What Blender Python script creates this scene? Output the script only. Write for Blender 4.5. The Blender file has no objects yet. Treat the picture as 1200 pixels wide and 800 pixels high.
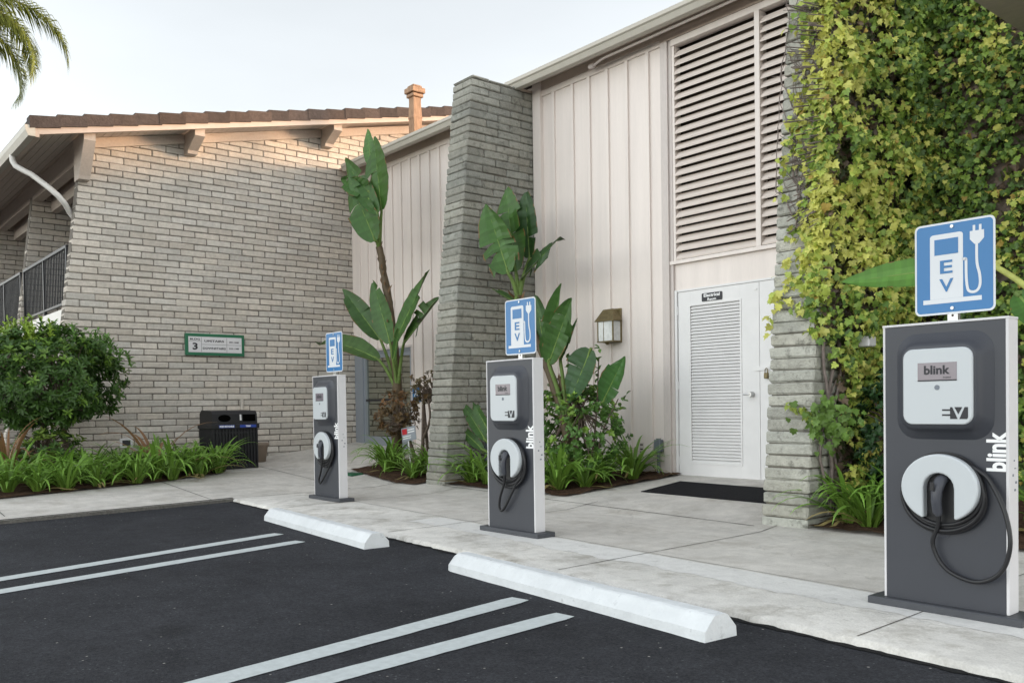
import bpy, bmesh, math, random
from mathutils import Vector, Matrix, noise
random.seed(11)
sc = bpy.context.scene
COL = sc.collection
# ------------------------------------------------------------------ camera
R_ = Vector((0.64097836, 0.76741267, -0.01498438))
U_ = Vector((-0.00619378, 0.02469284, 0.9996759))
F_ = Vector((-0.76753396, 0.64067781, -0.02058076))
C_ = Vector((9.55111, -4.86448, 1.05510))
cd = bpy.data.cameras.new('camera'); cam = bpy.data.objects.new('camera', cd); COL.objects.link(cam)
m = Matrix.Identity(4)
for i in range(3):
    m[i][0] = R_[i]; m[i][1] = U_[i]; m[i][2] = -F_[i]; m[i][3] = C_[i]
cam.matrix_world = m
cd.sensor_fit = 'HORIZONTAL'; cd.sensor_width = 36; cd.lens = 1035.17 / 1200 * 36
cd.shift_x = -(603.56 - 600) / 1200; cd.shift_y = (496.95 - 400) / 1200
cd.clip_start = .05; cd.clip_end = 2000
sc.camera = cam
# ------------------------------------------------------------------ light
SUN_DIR = Vector((0.50, 0.86, 0.105)).normalized()      # towards the sun: low behind the clad building
w = bpy.data.worlds.new('World'); sc.world = w; w.use_nodes = True
nt = w.node_tree; nt.nodes.clear()
sky = nt.nodes.new('ShaderNodeTexSky'); sky.sky_type = 'NISHITA'; sky.sun_disc = False
sky.sun_elevation = math.asin(SUN_DIR.z); sky.sun_rotation = math.atan2(SUN_DIR.x, SUN_DIR.y)
sky.air_density = 1.0; sky.dust_density = 0.6; sky.ozone_density = 1.0
hs = nt.nodes.new('ShaderNodeHueSaturation'); hs.inputs['Saturation'].default_value = .22
bg = nt.nodes.new('ShaderNodeBackground'); bg.inputs['Strength'].default_value = .15
wo = nt.nodes.new('ShaderNodeOutputWorld')
# sky gain added to light the facades: brighter behind the camera, with faint streaks
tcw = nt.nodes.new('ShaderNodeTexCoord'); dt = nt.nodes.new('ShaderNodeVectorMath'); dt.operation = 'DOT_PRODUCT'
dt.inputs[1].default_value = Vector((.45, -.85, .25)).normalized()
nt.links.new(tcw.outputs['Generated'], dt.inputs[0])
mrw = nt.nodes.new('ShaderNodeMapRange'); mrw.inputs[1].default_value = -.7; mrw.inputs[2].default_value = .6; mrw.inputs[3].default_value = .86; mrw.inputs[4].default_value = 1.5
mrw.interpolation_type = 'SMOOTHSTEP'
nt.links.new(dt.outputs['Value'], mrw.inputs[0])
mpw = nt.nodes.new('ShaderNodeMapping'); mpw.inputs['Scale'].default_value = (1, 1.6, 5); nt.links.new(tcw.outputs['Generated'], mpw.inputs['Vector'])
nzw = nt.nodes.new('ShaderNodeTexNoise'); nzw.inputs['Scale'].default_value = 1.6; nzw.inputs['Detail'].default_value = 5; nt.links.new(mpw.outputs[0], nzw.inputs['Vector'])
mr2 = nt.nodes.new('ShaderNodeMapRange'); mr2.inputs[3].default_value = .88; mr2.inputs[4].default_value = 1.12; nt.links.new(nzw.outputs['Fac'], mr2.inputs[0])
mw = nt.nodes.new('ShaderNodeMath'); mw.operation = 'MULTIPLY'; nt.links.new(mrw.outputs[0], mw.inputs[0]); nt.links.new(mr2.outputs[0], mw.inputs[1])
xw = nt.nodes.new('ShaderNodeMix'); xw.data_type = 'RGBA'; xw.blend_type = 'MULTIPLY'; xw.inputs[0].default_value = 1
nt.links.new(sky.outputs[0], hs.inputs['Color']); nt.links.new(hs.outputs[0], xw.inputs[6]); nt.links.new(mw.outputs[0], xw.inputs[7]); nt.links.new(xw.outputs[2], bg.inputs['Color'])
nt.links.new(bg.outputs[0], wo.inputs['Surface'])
sl = bpy.data.lights.new('sun', 'SUN'); sl.energy = 2.0; sl.angle = math.radians(12); sl.color = (.78, .47, .25)
so = bpy.data.objects.new('sun', sl); COL.objects.link(so)
so.rotation_euler = (-SUN_DIR).to_track_quat('-Z', 'Y').to_euler()
sc.view_settings.view_transform = 'Standard'; sc.view_settings.look = 'None'
sc.view_settings.gamma = 1; sc.view_settings.exposure = 2.12
try:
    sc.cycles.max_bounces = 6; sc.cycles.diffuse_bounces = 4; sc.cycles.transparent_max_bounces = 6
except Exception: pass

# ------------------------------------------------------------------ materials
def mat(name, color, rough=.7, spec=.3, metal=0, var=0, vscale=6, bump=0, bscale=40, attr=False, transl=0, var2=0, v2scale=.8, stretch=None, dirt=None):
    """procedural principled; var/var2: brightness mottling at two scales; attr: multiplies the mesh colour attribute"""
    M = bpy.data.materials.new(name); M.use_nodes = True
    n = M.node_tree; n.nodes.clear()
    out = n.nodes.new('ShaderNodeOutputMaterial'); p = n.nodes.new('ShaderNodeBsdfPrincipled')
    p.inputs['Roughness'].default_value = rough; p.inputs['Specular IOR Level'].default_value = spec
    p.inputs['Metallic'].default_value = metal
    geo = n.nodes.new('ShaderNodeTexCoord'); vec = geo.outputs['Object']
    if stretch:
        mp = n.nodes.new('ShaderNodeMapping'); mp.inputs['Scale'].default_value = stretch
        n.links.new(vec, mp.inputs['Vector']); vec = mp.outputs[0]
    rgb = n.nodes.new('ShaderNodeRGB'); rgb.outputs[0].default_value = (*color, 1); cur = rgb.outputs[0]
    if attr:
        a = n.nodes.new('ShaderNodeAttribute'); a.attribute_name = 'Col'
        x = n.nodes.new('ShaderNodeMix'); x.data_type = 'RGBA'; x.blend_type = 'MULTIPLY'; x.inputs[0].default_value = 1
        n.links.new(cur, x.inputs[6]); n.links.new(a.outputs['Color'], x.inputs[7]); cur = x.outputs[2]
    def mottle(cur, amt, scale, det):
        t = n.nodes.new('ShaderNodeTexNoise'); t.inputs['Scale'].default_value = scale; t.inputs['Detail'].default_value = det
        t.inputs['Roughness'].default_value = .65
        n.links.new(vec, t.inputs['Vector'])
        r = n.nodes.new('ShaderNodeMapRange'); r.inputs[1].default_value = .3; r.inputs[2].default_value = .7
        r.inputs[3].default_value = 1 - amt; r.inputs[4].default_value = 1 + amt
        n.links.new(t.outputs['Fac'], r.inputs[0])
        x = n.nodes.new('ShaderNodeMix'); x.data_type = 'RGBA'; x.blend_type = 'MULTIPLY'; x.inputs[0].default_value = 1
        n.links.new(cur, x.inputs[6]); n.links.new(r.outputs[0], x.inputs[7]); return x.outputs[2]
    if var: cur = mottle(cur, var, vscale, 5)
    if var2: cur = mottle(cur, var2, v2scale, 4)
    if dirt:                                   # (colour, scale, threshold, amount) stains with a shape of their own
        t = n.nodes.new('ShaderNodeTexNoise'); t.inputs['Scale'].default_value = dirt[1]; t.inputs['Detail'].default_value = 8
        t.inputs['Roughness'].default_value = .7; n.links.new(vec, t.inputs['Vector'])
        r = n.nodes.new('ShaderNodeMapRange'); r.inputs[1].default_value = dirt[2]; r.inputs[2].default_value = dirt[2] + .14
        r.inputs[3].default_value = 0; r.inputs[4].default_value = dirt[3]; n.links.new(t.outputs['Fac'], r.inputs[0])
        x = n.nodes.new('ShaderNodeMix'); x.data_type = 'RGBA'; x.inputs[7].default_value = (*dirt[0], 1)
        n.links.new(r.outputs[0], x.inputs[0]); n.links.new(cur, x.inputs[6]); cur = x.outputs[2]
    n.links.new(cur, p.inputs['Base Color'])
    if bump:
        t = n.nodes.new('ShaderNodeTexNoise'); t.inputs['Scale'].default_value = bscale; t.inputs['Detail'].default_value = 6
        n.links.new(vec, t.inputs['Vector'])
        b = n.nodes.new('ShaderNodeBump'); b.inputs['Strength'].default_value = bump; b.inputs['Distance'].default_value = .02
        n.links.new(t.outputs['Fac'], b.inputs['Height']); n.links.new(b.outputs[0], p.inputs['Normal'])
    sh = p.outputs[0]
    if transl:
        tr = n.nodes.new('ShaderNodeBsdfTranslucent'); n.links.new(cur, tr.inputs['Color'])
        mx = n.nodes.new('ShaderNodeMixShader'); mx.inputs[0].default_value = transl
        n.links.new(sh, mx.inputs[1]); n.links.new(tr.outputs[0], mx.inputs[2]); sh = mx.outputs[0]
    n.links.new(sh, out.inputs['Surface'])
    M['_cur'] = 0
    return M

BRICK = mat('painted_slump_brick', (.52, .478, .425), .85, .15, var=.13, vscale=14, bump=.5, bscale=55, attr=True, var2=.07, v2scale=1.1, dirt=((.12, .115, .10), 9, .63, .5))
BUTT = mat('weathered_slump_block', (.37, .365, .32), .9, .15, var=.16, vscale=16, bump=.7, bscale=60, attr=True, var2=.12, v2scale=1.6, dirt=((.085, .085, .072), 11, .54, .7))
MORTAR = mat('mortar', (.17, .155, .135), .95, .1, var=.2, vscale=20, bump=.4)
CLAD = mat('painted_board', (.745, .675, .63), .6, .25, var=.03, vscale=30, bump=.12, bscale=25, var2=.06, v2scale=.9, stretch=(6, 6, .35), dirt=((.40, .35, .30), 1.3, .66, .35))
TRIM = mat('painted_trim', (.56, .505, .475), .6, .25, var=.06, vscale=12, bump=.1, stretch=(4, 4, 1))
BROWNPAINT = mat('taupe_painted_wood', (.46, .40, .35), .65, .2, var=.08, vscale=8, bump=.12, stretch=(1, 4, 4))
SOFFIT = mat('soffit_boards', (.52, .46, .41), .7, .2, var=.1, vscale=5, bump=.1, stretch=(1, 9, 1))
FASCIA = mat('peach_fascia', (.50, .415, .355), .6, .2, var=.05)
TILE = mat('brown_concrete_tile', (.075, .057, .049), .85, .2, attr=True, var=.25, vscale=18, bump=.4, dirt=((.32, .29, .27), 16, .69, .6))
GUTTER = mat('gutter_metal', (.46, .43, .37), .45, .4, var=.05)
WHITEMETAL = mat('downspout_white', (.62, .60, .57), .45, .4, var=.04)
DOORW = mat('white_door_paint', (.71, .70, .695), .5, .3, var=.03, vscale=5, var2=.03, dirt=((.45, .43, .40), 2.2, .68, .3))
SLAT = mat('weathered_beige_slat', (.66, .585, .53), .65, .2, var=.08, vscale=10, bump=.15, stretch=(.6, 4, 4), dirt=((.34, .27, .22), 5, .62, .5))
DARKIN = mat('dark_interior', (.075, .058, .047), .9, .1)
STEEL = mat('brushed_steel', (.45, .45, .45), .35, .5, metal=.9)
BRASS = mat('weathered_brass', (.19, .15, .075), .5, .5, metal=.55, var=.25, vscale=25)
LAMPGLASS = mat('seeded_glass', (.62, .63, .62), .15, .5, var=.12, vscale=25, dirt=((.12, .11, .10), 60, .66, .8))
DARKIRON = mat('black_iron', (.018, .018, .022), .45, .4)
ALU = mat('grey_aluminium', (.30, .33, .37), .4, .5, metal=.3)
CONDUIT = mat('grey_pvc', (.16, .18, .21), .5, .4)
PANELG = mat('charcoal_front', (.037, .040, .050), .45, .45, var=.06, vscale=3)
WHITEP = mat('white_cabinet', (.60, .59, .60), .4, .4, var=.03, vscale=5)
PLATE = mat('silver_plate', (.47, .50, .52), .35, .5)
RUBBER = mat('black_rubber', (.014, .014, .016), .42, .4)
CONN = mat('connector_grey', (.05, .053, .065), .4, .4)
BASEP = mat('charcoal_base', (.055, .058, .066), .5, .4, var=.1, vscale=12)
LCD = mat('lcd_screen', (.20, .175, .20), .2, .5)
INK = mat('dark_ink', (.03, .03, .035), .5, .3)
WHITEINK = mat('white_vinyl', (.80, .80, .80), .45, .3)
SIGNBLUE = mat('sign_blue', (.020, .145, .35), .35, .4)
SIGNWHITE = mat('sign_white', (.60, .62, .645), .4, .4)
GREEN = mat('sign_green', (.02, .13, .065), .4, .4)
BINBLACK = mat('bin_black', (.012, .012, .014), .5, .35, bump=.05)
BINBLUE = mat('label_blue', (.02, .05, .26), .4, .4)
RED = mat('sign_red', (.45, .02, .03), .4, .4)
MATRUB = mat('doormat_black', (.018, .018, .02), .9, .1, var=.25, vscale=40, bump=.8, bscale=160)
WOODPOST = mat('weathered_orange_wood', (.33, .21, .135), .75, .2, var=.28, vscale=9, bump=.3, stretch=(3, 3, .6))
VENT = mat('vent_metal', (.42, .41, .38), .5, .4, var=.1)
SOIL = mat('mulch', (.075, .045, .03), .95, .1, var=.55, vscale=22, bump=1.0, bscale=50, dirt=((.25, .17, .11), 35, .6, .8))
CURBPAINT = mat('chipped_white_paint', (.60, .62, .63), .6, .3, var=.06, vscale=8, bump=.35, bscale=30, dirt=((.20, .20, .20), 16, .60, .6), var2=.06, v2scale=1.5)
LINEP = mat('road_marking_paint', (.48, .515, .515), .7, .2, var=.10, vscale=25, bump=.2, bscale=80, dirt=((.12, .12, .12), 70, .66, .9))
TERRA = mat('clay_pot', (.25, .20, .16), .8, .2, var=.1)
GRBOX = mat('green_valve_lid', (.02, .10, .05), .6, .3)
LEAF = mat('leaf', (1, 1, 1), .45, .4, attr=True, transl=.22)
BIGLEAF = mat('banana_leaf', (1.0, 1.0, .85), .46, .35, attr=True, transl=.16, var=.12, vscale=9)
STALK = mat('stalk', (1, 1, 1), .6, .3, attr=True, var=.2, vscale=20)
BARK = mat('bark', (.13, .10, .08), .9, .1, var=.35, vscale=20, bump=.6)
MIRROR = mat('reflective_glazing', (.44, .46, .40), .04, .5, metal=1)
WINDARK = mat('dark_glass', (.015, .016, .018), .08, .5)
WALLD = mat('shaded_vine_wall', (.13, .105, .085), .95, .1, var=.4, vscale=9, bump=.6, bscale=20)  # dark base colour stands in for shade and dead stems behind the ivy
STUCCO = mat('dark_stucco', (.30, .27, .24), .9, .1, var=.06)  # stucco dark in its own colour, slightly mottled

def ground_mats():
    # asphalt: aggregate speckle, worn patches
    A = bpy.data.materials.new('asphalt'); A.use_nodes = True; n = A.node_tree
    p = n.nodes['Principled BSDF']; p.inputs['Roughness'].default_value = .92; p.inputs['Specular IOR Level'].default_value = .12
    tc = n.nodes.new('ShaderNodeTexCoord')
    def noi(sc_, det, rgh=.6):
        t = n.nodes.new('ShaderNodeTexNoise'); t.inputs['Scale'].default_value = sc_; t.inputs['Detail'].default_value = det; t.inputs['Roughness'].default_value = rgh
        n.links.new(tc.outputs['Object'], t.inputs['Vector']); return t.outputs['Fac']
    def mr(src, a, b, c, d):
        r = n.nodes.new('ShaderNodeMapRange'); r.inputs[1].default_value = a; r.inputs[2].default_value = b; r.inputs[3].default_value = c; r.inputs[4].default_value = d
        n.links.new(src, r.inputs[0]); return r.outputs[0]
    def mulc(a, b):
        x = n.nodes.new('ShaderNodeMix'); x.data_type = 'RGBA'; x.blend_type = 'MULTIPLY'; x.inputs[0].default_value = 1
        n.links.new(a, x.inputs[6]); n.links.new(b, x.inputs[7]); return x.outputs[2]
    rgb = n.nodes.new('ShaderNodeRGB'); rgb.outputs[0].default_value = (.030, .031, .035, 1)
    c = mulc(rgb.outputs[0], mr(noi(.55, 6, .7), .3, .7, .66, 1.36))
    c = mulc(c, mr(noi(6, 6, .75), .3, .7, .82, 1.2))
    c = mulc(c, mr(noi(70, 4, .85), .35, .68, .55, 1.7))
    v = n.nodes.new('ShaderNodeTexVoronoi'); v.inputs['Scale'].default_value = 17; n.links.new(tc.outputs['Object'], v.inputs['Vector'])
    sp = mr(v.outputs['Distance'], .07, .12, 1, 0)
    cs = n.nodes.new('ShaderNodeSeparateColor'); n.links.new(v.outputs['Color'], cs.inputs[0])
    pick = mr(cs.outputs[0], .86, .9, 0, 1)
    mm = n.nodes.new('ShaderNodeMath'); mm.operation = 'MULTIPLY'; n.links.new(sp, mm.inputs[0]); n.links.new(pick, mm.inputs[1])
    x = n.nodes.new('ShaderNodeMix'); x.data_type = 'RGBA'; x.inputs[7].default_value = (.30, .28, .26, 1)
    n.links.new(mm.outputs[0], x.inputs[0]); n.links.new(c, x.inputs[6]); c = x.outputs[2]
    v = n.nodes.new('ShaderNodeTexVoronoi'); v.inputs['Scale'].default_value = 46; n.links.new(tc.outputs['Object'], v.inputs['Vector'])
    sp = mr(v.outputs['Distance'], .12, .3, 1, 0)
    cs = n.nodes.new('ShaderNodeSeparateColor'); n.links.new(v.outputs['Color'], cs.inputs[0])
    m2 = n.nodes.new('ShaderNodeMath'); m2.operation = 'MULTIPLY'; n.links.new(sp, m2.inputs[0]); n.links.new(mr(cs.outputs[1], .70, .98, 0, .8), m2.inputs[1])
    m3 = n.nodes.new('ShaderNodeMath'); m3.operation = 'MULTIPLY'; n.links.new(m2.outputs[0], m3.inputs[0]); n.links.new(mr(noi(1.3, 3), .4, .62, .1, 1), m3.inputs[1])
    x = n.nodes.new('ShaderNodeMix'); x.data_type = 'RGBA'; x.inputs[7].default_value = (.16, .16, .165, 1)
    n.links.new(m3.outputs[0], x.inputs[0]); n.links.new(c, x.inputs[6]); c = x.outputs[2]
    oil = mr(noi(1.1, 7, .7), .58, .70, 0, .55)          # old dark drips and patches
    x = n.nodes.new('ShaderNodeMix'); x.data_type = 'RGBA'; x.inputs[7].default_value = (.012, .012, .013, 1)
    n.links.new(oil, x.inputs[0]); n.links.new(c, x.inputs[6]); n.links.new(x.outputs[2], p.inputs['Base Color'])
    b = n.nodes.new('ShaderNodeBump'); b.inputs['Strength'].default_value = .7; b.inputs['Distance'].default_value = .008
    n.links.new(noi(110, 4, .7), b.inputs['Height']); n.links.new(b.outputs[0], p.inputs['Normal'])
    # concrete: mottled, stained, with hair cracks
    out = []
    for nm, base, st, amt in (('sidewalk_concrete', (.555, .53, .49), (.33, .30, .255), .65), ('kerb_concrete', (.62, .60, .56), (.25, .225, .18), .85)):
        B = bpy.data.materials.new(nm); B.use_nodes = True; n = B.node_tree
        p = n.nodes['Principled BSDF']; p.inputs['Roughness'].default_value = .88; p.inputs['Specular IOR Level'].default_value = .2
        tc = n.nodes.new('ShaderNodeTexCoord')
        rgb = n.nodes.new('ShaderNodeRGB'); rgb.outputs[0].default_value = (*base, 1)
        c = mulc(rgb.outputs[0], mr(noi(.9, 5, .6), .3, .7, .84, 1.14))
        c = mulc(c, mr(noi(7, 7, .7), .3, .7, .86, 1.13))
        c = mulc(c, mr(noi(90, 3, .7), .3, .7, .9, 1.1))
        stn = mr(noi(2.3, 9, .75), .50, .70, 0, amt)
        x = n.nodes.new('ShaderNodeMix'); x.data_type = 'RGBA'; x.inputs[7].default_value = (*st, 1)
        n.links.new(stn, x.inputs[0]); n.links.new(c, x.inputs[6]); c = x.outputs[2]
        v = n.nodes.new('ShaderNodeTexVoronoi'); v.feature = 'DISTANCE_TO_EDGE'; v.inputs['Scale'].default_value = .42
        # wobbling coordinates make the cracks wander
        nn = n.nodes.new('ShaderNodeTexNoise'); nn.inputs['Scale'].default_value = 2.2; nn.inputs['Detail'].default_value = 6
        n.links.new(tc.outputs['Object'], nn.inputs['Vector'])
        ad = n.nodes.new('ShaderNodeMix'); ad.data_type = 'RGBA'; ad.blend_type = 'LINEAR_LIGHT'; ad.inputs[0].default_value = .35
        n.links.new(tc.outputs['Object'], ad.inputs[6]); n.links.new(nn.outputs['Color'], ad.inputs[7]); n.links.new(ad.outputs[2], v.inputs['Vector'])
        cr = mr(v.outputs['Distance'], .0, .004, .22, 0)
        x = n.nodes.new('ShaderNodeMix'); x.data_type = 'RGBA'; x.inputs[7].default_value = (.10, .095, .085, 1)
        n.links.new(cr, x.inputs[0]); n.links.new(c, x.inputs[6]); n.links.new(x.outputs[2], p.inputs['Base Color'])
        b = n.nodes.new('ShaderNodeBump'); b.inputs['Strength'].default_value = .35 if nm[0] == 's' else .8; b.inputs['Distance'].default_value = .01
        n.links.new(noi(60 if nm[0] == 's' else 35, 6, .7), b.inputs['Height']); n.links.new(b.outputs[0], p.inputs['Normal'])
        out.append(B)
    return A, out[0], out[1]
ASPHALT, CONCRETE, KERBC = ground_mats()
PAINTW = mat('worn_white_paint', (.66, .65, .625), .7, .2, var=.10, vscale=12, bump=.3, bscale=60, dirt=((.42, .41, .39), 6, .55, .9))
SEAM = mat('seam_shadow', (.018, .018, .018), .95, .1, var=.3, vscale=30)  # near-black tone that paints the shadow along the kerb gap
JOINT = mat('joint_dirt', (.10, .095, .085), .95, .1, var=.3, vscale=30)

# ------------------------------------------------------------------ mesh helpers (world coordinates)
def wloc(o):
    v = Vector((0, 0, 0))
    while o is not None: v += o.location; o = o.parent
    return v
class MB:
    def __init__(s): s.v = []; s.f = []; s.c = []; s.sm = []
    def add(s, vs, fs, col=None, smooth=False):
        b = len(s.v); s.v.extend([tuple(q) for q in vs])
        for f in fs: s.f.append(tuple(b + i for i in f)); s.c.append(col or (1, 1, 1)); s.sm.append(smooth)
    def box(s, x0, x1, y0, y1, z0, z1, col=None):
        vs = [(x, y, z) for z in (z0, z1) for y in (y0, y1) for x in (x0, x1)]
        s.add(vs, [(0, 2, 3, 1), (4, 5, 7, 6), (0, 1, 5, 4), (2, 6, 7, 3), (0, 4, 6, 2), (1, 3, 7, 5)], col)
    def cbox(s, x0, x1, y0, y1, z0, z1, r=.008, col=None, jit=0, fn=None):
        lo = (x0, y0, z0); hi = (x1, y1, z1); idx = {}; vs = []
        for sx in (0, 1):
            for sy in (0, 1):
                for sz in (0, 1):
                    sg = (sx, sy, sz)
                    for a in range(3):
                        q = [0, 0, 0]
                        for k in range(3):
                            e = hi[k] if sg[k] else lo[k]; ins = 0 if k == a else (-r if sg[k] else r)
                            q[k] = e + ins + (random.uniform(-jit, jit) if jit else 0)
                        idx[sg + (a,)] = len(vs); vs.append(fn(q) if fn else q)
        fs = []
        for a in range(3):
            u, w_ = [k for k in range(3) if k != a]
            for e in (0, 1):
                q = []
                for (i, j) in ((0, 0), (1, 0), (1, 1), (0, 1)):
                    sg = [0, 0, 0]; sg[a] = e; sg[u] = i; sg[w_] = j; q.append(idx[tuple(sg) + (a,)])
                fs.append(tuple(q))
        for k in range(3):
            u, w_ = [t for t in range(3) if t != k]
            for i in (0, 1):
                for j in (0, 1):
                    sg0 = [0, 0, 0]; sg0[u] = i; sg0[w_] = j; sg1 = list(sg0); sg1[k] = 1
                    fs.append((idx[tuple(sg0) + (u,)], idx[tuple(sg1) + (u,)], idx[tuple(sg1) + (w_,)], idx[tuple(sg0) + (w_,)]))
        for sx in (0, 1):
            for sy in (0, 1):
                for sz in (0, 1): fs.append(tuple(idx[(sx, sy, sz, a)] for a in range(3)))
        s.add(vs, fs, col)
    def tube(s, pts, rad, n=8, caps=True, col=None, smooth=True, flat=1.0):
        pts = [Vector(p) for p in pts]; k = len(pts)
        rr = rad if isinstance(rad, (list, tuple)) else [rad] * k
        vs = []; prev = None
        for i, p in enumerate(pts):
            t = (pts[min(i + 1, k - 1)] - pts[max(i - 1, 0)]).normalized()
            if prev is None:
                a = Vector((0, 0, 1)) if abs(t.z) < .9 else Vector((1, 0, 0)); u = t.cross(a).normalized()
            else:
                u = (prev - t * prev.dot(t)); u = u.normalized() if u.length > 1e-6 else t.orthogonal().normalized()
            prev = u; v_ = t.cross(u)
            for j in range(n):
                an = 2 * math.pi * j / n; vs.append(p + u * math.cos(an) * rr[i] + v_ * math.sin(an) * rr[i] * flat)
        fs = [(i * n + j, i * n + (j + 1) % n, (i + 1) * n + (j + 1) % n, (i + 1) * n + j) for i in range(k - 1) for j in range(n)]
        s.add(vs, fs, col, smooth)
        if caps:
            s.add(vs[:n], [tuple(range(n))[::-1]], col); s.add(vs[-n:], [tuple(range(n))], col)
    def lathe(s, prof, c, n=20, col=None, smooth=True):
        vs = [(c[0] + r * math.cos(2 * math.pi * j / n), c[1] + r * math.sin(2 * math.pi * j / n), c[2] + z) for r, z in prof for j in range(n)]
        fs = [(i * n + j, i * n + (j + 1) % n, (i + 1) * n + (j + 1) % n, (i + 1) * n + j) for i in range(len(prof) - 1) for j in range(n)]
        fs += [tuple(range(n))[::-1], tuple(range((len(prof) - 1) * n, len(prof) * n))]
        s.add(vs, fs, col, smooth)
    def prism(s, poly, o, u, v, d, depth, col=None):
        """polygon (a,b) in plane o+a*u+b*v, extruded by depth along d"""
        o, u, v, d = Vector(o), Vector(u), Vector(v), Vector(d); k = len(poly)
        a = [o + u * p[0] + v * p[1] for p in poly]; b = [q + d * depth for q in a]
        s.add(a + b, [tuple(range(k)), tuple(range(k, 2 * k))[::-1]] + [(i, i + k, (i + 1) % k + k, (i + 1) % k) for i in range(k)], col)
    def build(s, name, material, parent=None, fix=True, kind=None):
        me = bpy.data.meshes.new(name)
        off = wloc(parent) if parent else Vector((0, 0, 0))
        me.from_pydata([(a - off.x, b - off.y, c - off.z) for a, b, c in s.v], [], s.f); me.update()
        me.polygons.foreach_set('use_smooth', s.sm)
        if True:
            ca = me.color_attributes.new('Col', 'FLOAT_COLOR', 'CORNER'); d = []
            for f, c in zip(s.f, s.c): d.extend((c[0], c[1], c[2], 1.0) * len(f))
            ca.data.foreach_set('color', d)
        if fix:
            bm = bmesh.new(); bm.from_mesh(me); bmesh.ops.recalc_face_normals(bm, faces=bm.faces[:]); bm.to_mesh(me); bm.free()
        me.materials.append(material)
        o = bpy.data.objects.new(name, me); COL.objects.link(o)
        if parent: o.parent = parent
        if kind: o['kind'] = kind
        return o
def thing(name, label, cat, loc=(0, 0, 0), group=None):
    o = bpy.data.objects.new(name, None); COL.objects.link(o); o.location = loc; o.empty_display_size = .2
    o['label'] = label; o['category'] = cat
    if group: o['group'] = group
    return o
def tag(o, label, cat, group=None):
    o['label'] = label; o['category'] = cat
    if group: o['group'] = group
    return o
def recenter(o, p):
    p = Vector(p); o.data.transform(Matrix.Translation(-p)); o.location = p; return o
def rrect(x0, x1, z0, z1, r, n=6):
    pts = []
    for cx, cz, a0 in ((x1 - r, z1 - r, 0), (x0 + r, z1 - r, 90), (x0 + r, z0 + r, 180), (x1 - r, z0 + r, 270)):
        for i in range(n + 1):
            a = math.radians(a0 + 90 * i / n); pts.append((cx + r * math.cos(a), cz + r * math.sin(a)))
    return pts
def text(mb, s, o, u, v, w_=None, h_=None, depth=.002, bold=.012, align='C', spacing=1.0):
    """writes s with its box centred on o (world), reading along u, letter height along v; fitted to w_ x h_"""
    cu = bpy.data.curves.new('t', 'FONT'); cu.body = s; cu.size = 1; cu.extrude = 0; cu.offset = bold; cu.resolution_u = 3; cu.space_character = spacing
    ob = bpy.data.objects.new('t', cu); COL.objects.link(ob)
    dg = bpy.context.evaluated_depsgraph_get(); me = bpy.data.meshes.new_from_object(ob.evaluated_get(dg))
    xs = [q.co.x for q in me.vertices]; ys = [q.co.y for q in me.vertices]
    x0, x1, y0, y1 = min(xs), max(xs), min(ys), max(ys)
    sx = (w_ / (x1 - x0)) if w_ else None; sy = (h_ / (y1 - y0)) if h_ else None
    sx = sx or sy; sy = sy or sx
    u, v, o = Vector(u), Vector(v), Vector(o); nrm = u.cross(v)
    vs = [o + u * ((q.co.x - (x0 + x1) / 2) * sx) + v * ((q.co.y - (y0 + y1) / 2) * sy) + nrm * depth for q in me.vertices]
    mb.add(vs, [tuple(p.vertices) for p in me.polygons])
    bpy.data.objects.remove(ob); bpy.data.curves.remove(cu); bpy.data.meshes.remove(me)

# ------------------------------------------------------------------ ground
FY = 3.35          # plane of the clad facade
GX = -4.91         # plane of the brick gable wall
def h(x, y): return .1 * max(0, y - 1.25) + .053 * max(0, -.7 - x)
def yk(x): return -.708 - .0605 * (x + .71)
def xl(y): return -.711 + (-.708 - y) * .127
def sheet(mb, P, nu, nv, zoff=0):
    """P(a,b) -> (x,y) on the unit square"""
    vs = []
    for j in range(nv + 1):
        for i in range(nu + 1):
            x, y = P(i / nu, j / nv); vs.append((x, y, h(x, y) + zoff))
    mb.add(vs, [(j * (nu + 1) + i, j * (nu + 1) + i + 1, (j + 1) * (nu + 1) + i + 1, (j + 1) * (nu + 1) + i) for j in range(nv) for i in range(nu)])
b = MB(); b.add([(-300, -300, -.035), (300, -300, -.035), (300, 300, -.035), (-300, 300, -.035)], [(0, 1, 2, 3)])
b.build('asphalt', ASPHALT, kind='structure', fix=False)
KW = .93
b = MB()
ys = lambda x: yk(x) + KW
sheet(b, lambda a, c: ((lambda x: (x, ys(x) + (1.25 - ys(x)) * c))(-.7 + 14.7 * a)), 90, 12)
sheet(b, lambda a, c: (-.7 + 14.7 * a, 1.25 + 3 * c), 60, 20)
sheet(b, lambda a, c: (-.7 - 9 * a, -.708 + 1.958 * c), 40, 12)
sheet(b, lambda a, c: (-.7 - 9 * a, 1.25 + 3 * c), 40, 20)
sheet(b, lambda a, c: ((lambda y: (xl(y) - .0 - (9 + xl(y)) * a - 0, y))(-.708 - 14 * c)), 40, 60)
b.build('sidewalk', CONCRETE, kind='structure', fix=False)
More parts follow.
